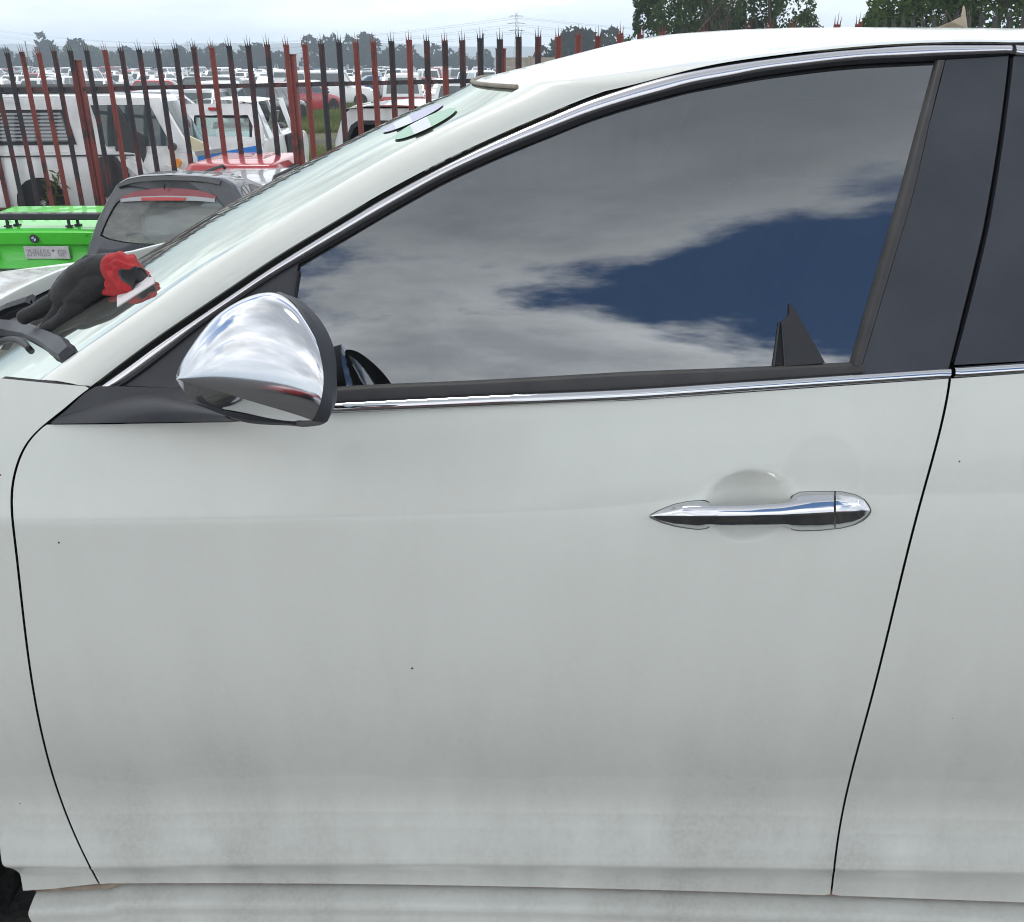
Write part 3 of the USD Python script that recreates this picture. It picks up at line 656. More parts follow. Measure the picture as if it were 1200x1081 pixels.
obj('wing_top', wt3, 'white_paint', car, smooth=50); obj('wing_top', mirrored(wt3), 'white_paint', car, smooth=50)
fr = rows[-1]
rows = [fr, fr + [-0.02, 0, -0.03], fr + [-0.06, 0, -0.16], fr + [-0.10, 0, -0.26], fr + [-0.08, 0, -0.38], fr + [0.02, 0, -0.46]]
obj('front_bumper', loft(rows), 'white_paint', car, smooth=50)
for sgn in (-1, 1):
    obj('headlamp', box(0.05, 0.34, 0.12, (-1.90, YC + sgn * 0.56, 0.60), rz=sgn * 20, bev=0.02), 'lamp_glass', car)
    obj('tail_lamp', box(0.05, 0.34, 0.14, (2.725, YC + sgn * 0.58, 0.80), rz=-sgn * 12, bev=0.02), 'tail_red', car)
# scuttle panel under the wipers
cw_a = screen_pt(np.full(61, -0.165), np.linspace(0, 2, 61), -0.006)
cw_b = hood_edge(np.linspace(-1, 1, 61)) + [0.01, 0, -0.035]
cw_b[:, 0] -= 0.03
obj('scuttle', loft([cw_a, cw_a * 0.6 + cw_b * 0.4 + [0, 0, -0.012], cw_a * 0.35 + cw_b * 0.65 + [0, 0, -0.016], cw_b, cw_b + [-0.05, 0, -0.05]]), 'black_plastic', car, smooth=50)
# cabin
obj('cabin_floor', box(2.9, 1.5, 0.04, (0.45, YC, 0.30)), 'cabin_dark', car)
obj('engine_bay_wall', box(0.03, 1.5, 0.55, (-0.74, YC, 0.62)), 'jamb_dark', car)
obj('cabin_rear_wall', box(0.04, 1.35, 0.66, (1.75, YC, 0.66), ry=-12), 'cabin_dark', car)
def prism_y(poly, y0, y1, bev=0.0):
    m = trimesh.creation.extrude_polygon(Polygon(poly), y1 - y0, engine='earcut')
    v = np.array(m.vertices); v = np.stack([v[:, 0], y0 + v[:, 2], v[:, 1]], 1)
    return v, np.array(m.faces)[:, ::-1]
obj('dashboard', prism_y([(-0.74, 0.92), (-0.60, 0.975), (-0.40, 1.0), (-0.22, 0.985), (-0.14, 0.93), (-0.16, 0.80), (-0.26, 0.62), (-0.72, 0.6)], 0.16, 1.70), 'cabin_dark', car, smooth=30)
for sgn in (-1, 1):
    cab = prism_y([(-0.55, 0.42), (1.2, 0.42), (1.2, 0.96), (-0.5, 0.955)], YC + sgn * 0.79 - 0.035, YC + sgn * 0.79 + 0.035)
    obj('door_card', cab, 'cabin_dark', car)
def seat(cx, cy):
    base = trimesh.convex.convex_hull(np.vstack([box(0.5, 0.50, 0.16, (cx - 0.05, cy, 0.50), bev=0.05)[0]]))
    t = []
    for k in np.linspace(0, 1, 9):
        z = 0.52 + 0.58 * k; x = cx + 0.16 + 0.20 * k; w = 0.25 - 0.05 * k ** 2
        th = 0.075 - 0.02 * k
        t.append([(x + th * math.cos(a) * abs(math.cos(a)) ** -0.4 if abs(math.cos(a)) > 1e-3 else x, cy + w * (abs(math.sin(a)) ** 0.6) * np.sign(math.sin(a)), z) for a in np.linspace(0, 2 * np.pi, 24, endpoint=False)])
    back = loft(t, closed=True, caps=True)
    hr = [[(cx + 0.385 + 0.02 * k + 0.045 * math.cos(a), cy + 0.135 * (1 - 0.25 * abs(2 * k - 1) ** 3) * np.sign(math.sin(a)) * abs(math.sin(a)) ** 0.6, 1.12 + 0.17 * k) for a in np.linspace(0, 2 * np.pi, 20, endpoint=False)] for k in np.linspace(0, 1, 7)]
    head = loft(hr, closed=True, caps=True)
    s = obj('seat', (np.array(base.vertices), np.array(base.faces)), 'seat_leather', car)
    obj('seat_back', back, 'seat_leather', s); obj('headrest', head, 'seat_leather', s)
seat(0.26, 0.55); seat(0.26, 1.31)
s = obj('rear_seat', box(0.5, 1.3, 0.2, (1.25, YC, 0.5), bev=0.05), 'seat_leather', car); obj('seat_back', box(0.14, 1.3, 0.6, (1.56, YC, 0.78), ry=18, bev=0.05), 'seat_leather', s)
tor = trimesh.creation.torus(0.185, 0.016, major_sections=40, minor_sections=10)
T = trimesh.transformations.rotation_matrix(math.radians(-66), [0, 1, 0]); tor.apply_transform(T); tor.apply_translation([-0.10, 1.31, 0.93])
sw = obj('steering_wheel', tor, 'cabin_dark', car, smooth=True)
obj('hub', box(0.05, 0.13, 0.12, (-0.12, 1.31, 0.93), ry=-66 + 90, bev=0.02), 'cabin_dark', sw)
for an in (0, 120, 240):
    pass
obj('spoke', box(0.02, 0.34, 0.03, (-0.11, 1.31, 0.935), ry=24, bev=0.005), 'cabin_dark', sw)
# rear view mirror behind the screen
pm = screen_pt(0.86, 1.0, -0.07)
obj('inner_mirror', box(0.03, 0.24, 0.065, pm, bev=0.012), 'cabin_dark', car)
# wheels
def wheel(cx, cy, z, side, parent):
    prof = [(0.20, -0.09), (0.225, -0.105), (0.28, -0.108), (0.312, -0.095), (0.325, -0.06), (0.327, 0.0), (0.325, 0.06), (0.312, 0.095), (0.28, 0.108), (0.2, 0.09)]
    an = np.linspace(0, 2 * np.pi, 48, endpoint=False)
    t = loft([[(cx + r * math.cos(a), cy + y, z + r * math.sin(a)) for a in an] for r, y in prof], closed=True)
    w = thing('wheel', parent=parent)
    obj('tyre', t, 'tyre', w, smooth=40)
    rp = [(0.215, 0.09), (0.215, -0.075), (0.20, -0.085), (0.19, -0.06), (0.06, -0.05), (0.05, -0.075), (0.0, -0.078)]
    R = loft([[(cx + r * math.cos(a), cy + y * (1 if side < 0 else -1), z + r * math.sin(a)) for a in an] for r, y in rp], closed=True)
    obj('rim', R, 'alloy', w, smooth=40)
for x in (-1.105, 1.72):
    wheel(x, 0.135, 0.327, -1, car); wheel(x, 2 * YC - 0.135, 0.327, 1, car)
for (x, R_) in ((-1.105, 0.358), (1.72, 0.366)):
    for m_ in (False, True):
        an = np.linspace(-0.55, np.pi + 0.4, 40)
        L_ = loft([[(x + (R_ + e) * math.cos(a), y, 0.328 + (R_ + e) * math.sin(a)) for a in an] for y, e in ((0.055, 0.004), (0.35, 0.004), (0.36, -0.2))])
        obj('wheel_arch_liner', mirrored(L_) if m_ else L_, 'jamb_dark', car, smooth=50)

# ---- exterior mirror
MY = -0.10
Tc = [(206, 444), (213, 426), (225, 407), (248, 377), (274, 358), (297, 348), (323, 343.5)]
Uc = [(206.2, 444.3), (222, 431), (244, 415), (281, 395), (317, 384), (348, 384), (370, 398)]
Vc = [(206.3, 444.6), (226, 441), (255, 437), (297, 434), (335, 432), (362, 436), (379, 450)]
Rc = [(206.5, 445), (217, 448), (234, 452.5), (270, 463), (306, 474), (340, 484), (366, 493)]
Bc = [(207, 446), (211, 452), (216, 459.5), (223, 470), (258, 479.5), (300, 487), (347, 494)]
nt = 48
def mcurve(px, ys):
    q = spline(px, nt); k = np.linspace(0, 1, nt); wv = 0.004 + 0.088 * k ** 0.75
    return np.array([at_y(u, v, MY + ys * w_) for (u, v), w_ in zip(q, wv)])
mT, mU, mV, mR, mB = mcurve(Tc, 0.25), mcurve(Uc, -0.60), mcurve(Vc, -0.91), mcurve(Rc, -0.915), mcurve(Bc, -0.50)
cap_rows, low_rows = [], []
for i in range(nt):
    c = spline(np.array([mT[i], mU[i], mV[i], mR[i]]), 30); cap_rows.append(c)
    d = mR[i] * 1.0; low_rows.append(np.array([mR[i] + (mB[i] - mR[i]) * s + np.array([0, 0.006, 0.0]) * math.sin(math.pi * s) * 0 for s in np.linspace(0, 1, 8)]))
mir = thing('side_mirror', parent=car, label='chrome capped exterior mirror')
cv, cf = loft(cap_rows); lv, lf = loft(low_rows)
obj('chrome_cap', (cv, cf), 'chrome', mir, smooth=True)
obj('chrome_underside', (lv, lf), 'chrome', mir, smooth=True)
endc = np.vstack([cap_rows[-1], low_rows[-1][1:]])
pe = proj(endc); cen = np.array([330.0, 430.0])
tn = np.gradient(pe, axis=0); tn /= np.linalg.norm(tn, axis=1, keepdims=True)
nr_ = np.stack([tn[:, 1], -tn[:, 0]], 1)
po = np.vstack([resample(spline([(324, 343.2), (337, 346), (348.5, 354.5), (368, 375.5), (379, 395), (387, 421), (388.8, 452.5), (388, 484), (384, 494)], 80), 30), resample([(384, 494), (377, 498.5), (360, 500.6), (349, 500.2)], 8)[1:]])
outer = np.array([at_y(u, v, p[1] + 0.006) for (u, v), p in zip(po, endc)])
edge0 = np.array([p + (o - p) * 0.06 for p, o in zip(endc, outer)])
r0 = endc + (outer - endc) * 0.02 + [0.0, -0.0008, 0]
r1 = outer - (outer - endc) * 0.10 + [0, -0.001, 0]
ctr = outer.mean(0) + [-0.005, 0.02, 0]
r3 = outer + (ctr - outer) * 0.10 + [0.004, 0.012, 0]
r4 = outer + (ctr - outer) * 0.16 + [-0.012, 0.012, 0]
v, f = loft([endc + [0, 0.004, 0], r0, r1, outer, r3, r4])
hs_ = obj('housing', (v, f), 'black_plastic', mir, smooth=40)
# inner side of the housing, towards the door
back_rows = []
for i in range(nt):
    k = i / (nt - 1); wv = 0.004 + 0.088 * k ** 0.75
    m_ = (mT[i] + mB[i]) / 2 + np.array([0.0, 1.15 * wv, 0.0])
    back_rows.append(spline(np.array([mT[i], (mT[i] * 0.7 + mB[i] * 0.3) + [0, 0.85 * wv, 0], m_, mB[i]]), 12))
v, f = loft(back_rows); obj('housing_back', (v, f[:, ::-1]), 'black_plastic', mir, smooth=50)
end_loop = np.vstack([r4, back_rows[-1][::-1][1:-1]])
V = np.vstack([end_loop, end_loop.mean(0)]); n_ = len(end_loop)
obj('mirror_glass', (V, np.array([[k, (k + 1) % n_, n_] for k in range(n_)])), 'chrome', mir, smooth=False)
# under edge lip (black) joining to the arm
lip_t = [(222, 470.5), (258, 480), (300, 487.5), (347, 494.5)]; lip_b = [(258, 483), (284, 494.5), (321, 498.3), (356, 501)]
a_ = np.array([at_y(u, v, MY - 0.026) for u, v in spline(lip_t, 20)]); b_ = np.array([at_y(u, v, MY - 0.020) for u, v in spline(lip_b, 20)])
obj('lower_lip', loft([a_ + [0, 0.006, 0], a_, a_ * 0.5 + b_ * 0.5 + [0, -0.002, 0], b_, b_ + [0, 0.010, 0.001]]), 'black_plastic', mir, smooth=50)
at_ = [(112, 454, 0.076), (136, 456, 0.066), (180, 458.5, 0.045), (214, 468, 0.005), (262, 485, -0.07)]
am_ = [(88, 474, 0.044), (125, 474, 0.030), (170, 473, 0.008), (214, 480, -0.025), (266, 490, -0.08)]
ab_ = [(60, 497, 0.022), (120, 496, 0.012), (180, 495.3, -0.004), (225, 494.8, -0.03), (278, 494.5, -0.08)]
L3 = [np.array([at_y(u, v, y) for u, v, y in q]) for q in (at_, am_, ab_)]
L3 = [smooth_line(q, 30) for q in L3]
top_back = L3[0] + [0, 0.05, 0.004]; bot_back = L3[2] + [0, 0.07, 0.002]
rows = [top_back, L3[0]] + [L3[0] * (1 - k) ** 2 + 2 * k * (1 - k) * (2 * L3[1] - (L3[0] + L3[2]) / 2) + L3[2] * k * k for k in np.linspace(0.08, 1, 9)] + [bot_back]
obj('mirror_base', MB_BASE, 'black_plastic', mir)
obj('mirror_arm', loft(rows), 'black_plastic', mir, smooth=45)
# far mirror
fm = trimesh.creation.icosphere(3, 1.0); fv = np.array(fm.vertices) * [0.06, 0.10, 0.07]; fv[:, 0] = np.where(fv[:, 0] > 0.02, 0.02, fv[:, 0])
obj('side_mirror', (fv + [-0.27, 2 * YC + 0.10, 1.03], fm.faces), 'chrome', car, smooth=40)

# ---- door handle
hu = [(762, 604), (772, 598.5), (790, 591.5), (806, 588.2), (822, 586.8), (829, 588.5), (836, 591.8), (848, 592.8), (880, 591.8), (915, 590.2), (924, 588), (930, 581), (937, 577.3), (960, 576.3), (985, 576.5), (1002, 580), (1013, 586), (1019, 594), (1020, 598)]
hl = [(762, 606), (774, 611.5), (790, 616), (806, 618.6), (818, 620), (826, 619), (833, 616.6), (850, 616), (880, 615.6), (912, 615), (920, 616.5), (928, 620), (937, 621.6), (960, 621), (985, 618.4), (1001, 614.5), (1012, 609), (1019, 602), (1020, 599)]
hm = [(762, 605), (785, 605), (806, 605.4), (818, 605.6), (826, 605.6), (833, 605.5), (850, 605.2), (880, 604.7), (915, 604), (922, 603.7), (930, 603.3), (937, 603), (960, 602), (985, 600.6), (1001, 600), (1012, 599), (1019, 598.7), (1020, 598.5)]
flat = lambda x, z: body(x, z, False)
un = np.linspace(762.2, 1019.8, 110)
PU = ons([(u, np.interp(u, *np.array(hu).T)) for u in un], flat); PLo = ons([(u, np.interp(u, *np.array(hl).T)) for u in un], flat)
hb = np.interp(un, [762, 818, 834, 842, 912, 922, 936, 1020], [0.0, 0.0, 0.004, 0.012, 0.012, 0.005, 0.0, 0.0])
cu_ = np.interp(un, [762, 775, 800, 840, 880, 915, 950, 985, 1008, 1020], [604.2, 600.5, 594.5, 592.7, 591.7, 590.0, 586.2, 584.6, 590, 598.3])
cl_ = np.interp(un, [762, 775, 800, 840, 880, 915, 950, 985, 1008, 1020], [605.8, 608.5, 613, 615.6, 615.4, 615, 615, 613, 608, 599.2])
mu_ = np.interp(un, *np.array(hm).T)
hgt = np.interp(un, [762, 770, 790, 822, 840, 880, 920, 940, 985, 1005, 1016, 1020], [0.001, 0.006, 0.013, 0.021, 0.027, 0.030, 0.030, 0.030, 0.027, 0.020, 0.010, 0.002])
hb = np.interp(un, [762, 818, 834, 842, 912, 922, 936, 1020], [0.0, 0.0, 0.004, 0.012, 0.012, 0.005, 0.0, 0.0])
cu_ = np.interp(un, [762, 775, 800, 840, 880, 915, 950, 985, 1008, 1020], [604.2, 600.5, 594.5, 592.7, 591.7, 590.0, 586.2, 584.6, 590, 598.3])
cl_ = np.interp(un, [762, 775, 800, 840, 880, 915, 950, 985, 1008, 1020], [605.8, 608.5, 613, 615.6, 615.4, 615, 615, 613, 608, 599.2])
mu_ = np.interp(un, *np.array(hm).T)
PCu, PCl, PMu = (ons(list(zip(un, q)), flat) for q in (cu_, cl_, mu_))
hgt = np.interp(un, [762, 768, 785, 810, 840, 880, 920, 950, 985, 1005, 1015, 1020], [0.001, 0.005, 0.012, 0.019, 0.024, 0.0265, 0.0265, 0.0255, 0.022, 0.015, 0.008, 0.0015])
hgt = np.convolve(np.pad(hgt, 4, 'edge'), np.ones(9) / 9, 'valid')
hu_, hl_ = np.interp(un, *np.array(hu).T), np.interp(un, *np.array(hl).T)
def hrow(a, b, k, h):
    return np.array([on(u, v, lambda x, z, q=q: flat(x, z) - q) for u, v, q in zip(un, a * (1 - k) + b * k, h)])
HROWS = [hrow(hu_, hu_, 0, hb * 0.3), hrow(hu_, hu_, 0, hb + (hgt - hb) * 0.18), hrow(hu_, cu_, 0.25, hb * .7 + (hgt - hb * .7) * 0.42), hrow(hu_, cu_, 0.55, hb * .6 + (hgt - hb * .6) * 0.58), hrow(hu_, cu_, 0.85, hgt * 0.66), hrow(cu_, cu_, 0, hgt * 0.76)]
HROWS += [hrow(cu_, mu_, k, hgt * h) for k, h in ((0.2, 0.84), (0.45, 0.91), (0.7, 0.965), (0.9, 0.992), (0.985, 1.0))]
HROWS += [hrow(mu_, cl_, k, hgt * h) for k, h in ((0.04, 0.99), (0.2, 0.91), (0.5, 0.76), (0.95, 0.56))]
HROWS += [hrow(cl_, hl_, 0.15, hgt * 0.50), hrow(cl_, hl_, 0.55, hb * .5 + (hgt - hb * .5) * 0.36), hrow(hl_, hl_, 0, hb + (hgt - hb) * 0.14), hrow(hl_, hl_, 0, hb * 0.3)]
def handle(sel):
    rows = []
    for k in HROWS: rows.append(k[sel])
    v, f = loft(rows, caps=False); 
    # close the ends
    a = np.array([r[0] for r in rows]); b = np.array([r[-1] for r in rows]); n = len(rows)
    va = np.vstack([a, a.mean(0)]); fa = np.array([[k, (k + 1) % n, n] for k in range(n)]); vb = np.vstack([b, b.mean(0)]); fb = fa[:, ::-1]
    # and the back
    bk = loft([rows[-1], rows[0]])
    return cat_([(v, f[:, ::-1]), (va, fa), (vb, fb), (bk[0], bk[1][:, ::-1])])
obj('door_handle', handle(un < 977.6), 'chrome', door, smooth=32)
obj('lock_cover', handle(un > 978.8), 'chrome', door, smooth=32)
gsk_u, gsk_l = PU.copy(), PLo.copy()
def gasket(sel):
    a, b = PU[sel], PLo[sel]; out = []
    ring = np.vstack([a, b[::-1]]); c = ring.mean(0)
    pr = ring[:, [0, 2]]; tg_ = np.roll(pr, -1, 0) - np.roll(pr, 1, 0); tg_ /= np.linalg.norm(tg_, axis=1, keepdims=True) + 1e-9
    nn = np.stack([-tg_[:, 1], tg_[:, 0]], 1); o = pr + nn * 0.0007
    P0 = np.stack([pr[:, 0], flat(pr[:, 0], pr[:, 1]) - 0.0012, pr[:, 1]], 1); P1 = np.stack([o[:, 0], flat(o[:, 0], o[:, 1]) - 0.0012, o[:, 1]], 1); P2 = P1 + [0, 0.003, 0]
    return loft([P0, P1, P2], closed=True)
obj('handle_gasket', gasket(un < 832), 'rubber', door); obj('handle_gasket', gasket(un > 927), 'rubber', door)

# ---- things on and behind the windscreen
def hit(u, v, mesh):
    """first point where the picture ray meets the mesh"""
    V, F = mesh; d = ray(u, v); a, b, c = V[F[:, 0]], V[F[:, 1]], V[F[:, 2]]
    e1, e2 = b - a, c - a; h = np.cross(d, e2); det = (e1 * h).sum(1); det = np.where(np.abs(det) < 1e-14, 1e-14, det)
    s = CAM - a; uu = (s * h).sum(1) / det; q = np.cross(s, e1); vv = (q @ d) / det; t = (e2 * q).sum(1) / det
    ok = (uu >= -1e-6) & (vv >= -1e-6) & (uu + vv <= 1 + 1e-6) & (t > 0.05)
    return CAM + d * t[ok].min() if ok.any() else None
mat('glove_rubber', (0.012, 0.012, 0.013), 0.55, specular_ior_level=0.25, bump=(420, 0.35, 0.0015), vary=(0.026, 0.026, 0.027), nscale=22)
mat('glove_knit', (0.42, 0.018, 0.022), 0.85, bump=(500, 0.5, 0.002), vary=(0.30, 0.012, 0.016), nscale=60)
import manifold3d as m3
def chain_hull(chains, edge=0.006, smooth_it=14):
    whole = None
    for pts in chains:
        for (p, r), (q, t) in zip(pts[:-1], pts[1:]):
            a = m3.Manifold.sphere(r, 24).translate(list(map(float, p))); b = m3.Manifold.sphere(t, 24).translate(list(map(float, q)))
            h = m3.Manifold.batch_hull([a, b]); whole = h if whole is None else whole + h
    whole = whole.refine_to_length(edge); me = whole.to_mesh()
    t = trimesh.Trimesh(me.vert_properties[:, :3], me.tri_verts, process=True)
    trimesh.smoothing.filter_taubin(t, 0.5, 0.53, smooth_it)
    return t
sc_full = SCREEN
def lay(u, v, above):
    p = hit(u, v, sc_full)
    if p is None: p = at_y(u, v, 0.45)
    d = np.linalg.norm(p - CAM); return CAM + (p - CAM) * (1 - above / d)
G_Y = 0.27
def gp(u, v, dy=0.0): return at_y(u, v, G_Y + dy)
PXM = 1059 / 1.24
def gr(px): return px / PXM
glove = thing('work_glove', 'black rubber coated work glove with red knitted cuff lying on the windscreen wiper', 'glove')
hand = [
    [(gp(137, 316, -0.01), gr(19)), (gp(118, 320, 0.0), gr(22)), (gp(98, 330, 0.0), gr(22)), (gp(80, 346, 0.0), gr(19))],
    [(gp(134, 312, 0.01), gr(15)), (gp(108, 314, 0.016), gr(16)), (gp(84, 332, 0.016), gr(16)), (gp(70, 348, 0.012), gr(13))],
    [(gp(128, 328, -0.012), gr(17)), (gp(108, 337, -0.012), gr(17)), (gp(90, 352, -0.01), gr(15))],
    [(gp(74, 346, 0.012), gr(12)), (gp(58, 357, 0.012), gr(10.5)), (gp(42, 366, 0.010), gr(9.5)), (gp(28, 372.5, 0.004), gr(8.4))],
    [(gp(76, 356, 0.002), gr(11)), (gp(65, 369, -0.002), gr(8.5)), (gp(55, 381, -0.006), gr(6.6)), (gp(50, 386.5, -0.008), gr(5.2))],
    [(gp(92, 358, -0.014), gr(13)), (gp(78, 371, -0.018), gr(10.5)), (gp(65, 381, -0.02), gr(9)), (gp(57, 386, -0.022), gr(8.2))],
]
hm_ = chain_hull(hand, 0.003, 34)
hv = np.array(hm_.vertices); hn = np.array(hm_.vertex_normals)
hv = hv + hn * ((meshkit.fbm(hv * 60, 3, 2) - 0.5) * 0.004)[:, None]
obj('glove_hand', (hv, hm_.faces), 'glove_rubber', glove, smooth=True)
ax = gp(170, 332, -0.01) - gp(118, 320); 
def cuff_rows():
    rows = []
    c0, c1 = gp(134, 317, -0.012), gp(159, 326, -0.055)
    d_ = (c1 - c0) / np.linalg.norm(c1 - c0)
    e1 = np.cross(d_, [0, 1, 0.2]); e1 /= np.linalg.norm(e1); e2 = np.cross(d_, e1)
    for k in np.linspace(-0.1, 1, 34):
        c = c0 + (c1 - c0) * k; R = np.interp(k, [-0.1, 0.05, 0.3, 0.6, 0.85, 1.0], [gr(17), gr(20.5), gr(23), gr(23), gr(21), gr(16)])
        an = np.linspace(0, 2 * np.pi, 96, endpoint=False)
        fold = 1 + 0.14 * np.sin(2 * an + 5 * k) * k + 0.09 * np.sin(5 * an - 11 * k + 1) * smoothstep(0.05, 0.6, k) + 0.05 * np.sin(9 * an + 14 * k) * smoothstep(0.2, 0.8, k) + 0.014 * np.sin(36 * an)
        P = c + (np.cos(an) * R * fold)[:, None] * e1 + (np.sin(an) * R * fold * 0.8)[:, None] * e2
        P = P + d_ * (0.012 * np.sin(3 * an + 2) * k)[:, None]
        rows.append(P)
    inner = [rows[-1] * (1 - q) + rows[-1].mean(0) * q - d_ * w_ for q, w_ in ((0.12, -0.002), (0.25, 0.01), (0.4, 0.03))]
    return rows, inner
cr_, ci_ = cuff_rows()
obj('cuff', loft(cr_, closed=True), 'glove_knit', glove, smooth=55)
obj('cuff_lining', loft([cr_[-1]] + ci_, closed=True, caps=True), 'cabin_dark', glove, smooth=55)
flap = chain_hull([[(gp(120, 342, -0.02), gr(4)), (gp(134, 342, -0.04), gr(5.5)), (gp(150, 341, -0.06), gr(5))], [(gp(132, 334, -0.03), gr(9)), (gp(150, 333, -0.055), gr(8))]], 0.005, 10)
obj('cuff_fold', flap, 'glove_knit', glove, smooth=True)
# wipers (parts of the car)
def on_sc(u, v, n): return lay(u, v, n)
wip = thing('wiper', parent=car)
pts = [(-6, 372, .05), (8, 384, 0.055), (24, 388, 0.06), (40, 391, 0.06), (55, 397, 0.055), (68, 406, 0.045), (77, 414, 0.03)]
P = np.array([lay(u, v, 0.02) for u, v in [(-8, 385), (8, 386), (24, 388), (40, 392), (55, 398), (68, 406), (78, 415)]])
P = smooth_line(P, 24)
def flat_bar(P, ws, hs, n=np.array([-0.5, -0.25, 0.83])):
    t = np.gradient(P, axis=0); t /= np.linalg.norm(t, axis=1, keepdims=True); q = np.cross(t, n); q /= np.linalg.norm(q, axis=1, keepdims=True); m = np.cross(q, t)
    return loft([[p + q_ * w_ * a + m_ * h_ * b for a, b in ((-1, 0), (-0.7, 1), (0.7, 1), (1, 0), (0.8, -0.8), (-0.8, -0.8))] for p, q_, m_, w_, h_ in zip(P, q, m, ws, hs)], closed=True, caps=True)
k_ = np.linspace(0, 1, 24)
obj('wiper_arm', flat_bar(P, np.interp(k_, [0, 0.3, 0.36, 0.85, 0.9, 1], [0.016, 0.014, 0.010, 0.0125, 0.0145, 0.010]), np.interp(k_, [0, 0.3, 0.36, 0.85, 0.9, 1], [0.010, 0.010, 0.006, 0.007, 0.009, 0.006])), 'black_plastic', wip, smooth=30)
B1, B2 = at_y(-12, 372, 0.62), at_y(36, 351, 0.62)
def bladebar(a, b, w, h):
    d = (b - a) / np.linalg.norm(b - a); n = np.array([0, 0, 1.0]); q = np.cross(d, n)
    r = [[p + q * x + n * z for x, z in ((-w, 0), (-w * .5, h), (w * .5, h), (w, 0), (w * .3, -h), (-w * .3, -h))] for p in (a, a * .5 + b * .5 + n * 0.004, b)]
    return loft(r, closed=True, caps=True)
wb_ = thing('wiper', parent=car)
obj('wiper_blade', bladebar(B1, B2, 0.022, 0.007), 'black_plastic', wb_, smooth=False)
obj('blade_rubber', bladebar(B1 - [0, 0, 0.012], B2 - [0, 0, 0.012], 0.006, 0.01), 'rubber', wb_)
low1 = [lay(u, v, 0.012) for u, v in [(-8, 402), (10, 398), (24, 400), (34, 409)]]
obj('wiper_linkage', tube(smooth_line(low1, 12), 0.0045, 8), 'rubber', wip, smooth=True)
# paper slip and stickers on the glass
def glass_patch(px, n, mesh_n=18):
    pts = np.array([hit(u, v, SCREEN) for u, v in px])
    return pts
def sticker(name, cu, cv, pairs, mat_, n, **kw):
    pass
from scipy.optimize import fsolve
def inv_screen(u, v, n):
    def fn(q):
        p = screen_pt(q[0], q[1], n); return (proj(p) - [u, v]) / 10
    best = None
    for s0 in (0.1, 0.3, 0.5, 0.8):
        for t0 in (0.2, 0.5, 0.8):
            r, info, ok, _ = fsolve(fn, [t0, s0], full_output=True)
            if ok == 1 and -0.02 < r[1] < 1.6 and -0.16 < r[0] < 1 and (best is None or r[1] < best[1]): best = r
    if best is None: print('no screen point', u, v)
    return best
def decal(name, px, material, n, **kw):
    q = np.array([inv_screen(u, v, n) for u, v in px])
    c = q.mean(0); rows = []
    for k in np.linspace(1, 0.0, 7): 
        w = c + (q - c) * max(k, 1e-3); rows.append(screen_pt(w[:, 0], w[:, 1], n))
    v, f = loft(rows, closed=True); return obj(name, (v, f), material, screen, smooth=True, **kw)
def ell(cu, cv, a, b, rot, n=36, a0=0, a1=2 * np.pi):
    t = np.linspace(a0, a1, n, endpoint=(a1 - a0 < 6)); r = math.radians(rot)
    x, y = a * np.cos(t), b * np.sin(t)
    return [(cu + x_ * math.cos(r) - y_ * math.sin(r), cv + x_ * math.sin(r) + y_ * math.cos(r)) for x_, y_ in zip(x, y)]
def ell_band(cu, cv, a, b, rot, f0, f1):
    xs_ = np.linspace(f0, f1, 8); r = math.radians(rot)
    up_ = [(x * a, -b * 0.985 * math.sqrt(max(0, 1 - x * x))) for x in xs_]; dn = [(x * a, b * 0.985 * math.sqrt(max(0, 1 - x * x))) for x in xs_[::-1]]
    return [(cu + x * math.cos(r) - y * math.sin(r), cv + x * math.sin(r) + y * math.cos(r)) for x, y in up_ + dn]
decal('licence_disc', ell(498, 145, 40.5, 6.6, -25.5), 'sticker_green', 0.0020, label='green oval licence disc with a white band')
decal('licence_disc_band', ell_band(498, 145, 40.5, 6.6, -25.5, -0.42, 0.14), 'sticker_white', 0.0030)
decal('licence_disc', ell(483.5, 138.5, 39, 4.6, -24.6), 'sticker_lilac', 0.0014, label='lilac oval licence disc with a white band')
decal('licence_disc_band', ell_band(483.5, 138.5, 39, 4.6, -24.6, -0.60, -0.05), 'sticker_white', 0.0024)
paper_px = [(137, 347), (178, 313), (181, 331), (137, 359)]
pq = np.array([lay(u, v, 0.004) for u, v in paper_px])
pv = np.vstack([pq, pq + [0.0, 0.0, -0.002]])
obj('paper_slip', (pv, np.array([[0, 1, 2], [0, 2, 3], [4, 6, 5], [4, 7, 6], [0, 4, 1], [1, 4, 5], [1, 5, 2], [2, 5, 6], [2, 6, 3], [3, 6, 7], [3, 7, 0], [0, 7, 4]])), 'paper', smooth=False, label='small white paper slip on the windscreen beneath the red cuff', cat='paper')
# dark wedge added on the door glass in place of a reflected shape
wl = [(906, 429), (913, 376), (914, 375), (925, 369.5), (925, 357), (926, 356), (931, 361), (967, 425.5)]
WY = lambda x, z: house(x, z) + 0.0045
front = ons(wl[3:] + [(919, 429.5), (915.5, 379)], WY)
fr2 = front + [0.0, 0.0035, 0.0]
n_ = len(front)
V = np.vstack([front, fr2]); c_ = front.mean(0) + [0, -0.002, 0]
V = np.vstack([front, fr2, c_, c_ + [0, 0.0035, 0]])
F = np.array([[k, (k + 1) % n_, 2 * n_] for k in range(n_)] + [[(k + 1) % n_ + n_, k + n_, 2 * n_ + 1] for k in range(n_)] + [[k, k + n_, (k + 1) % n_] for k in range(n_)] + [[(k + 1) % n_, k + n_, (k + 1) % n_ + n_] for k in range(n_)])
wedge = thing('reflection_wedge', 'dark triangular wedge added for a reflected shape at the foot of the door glass', 'reflection shape')
obj('front_face', (V, F), 'reflection_dark', wedge, smooth=False)
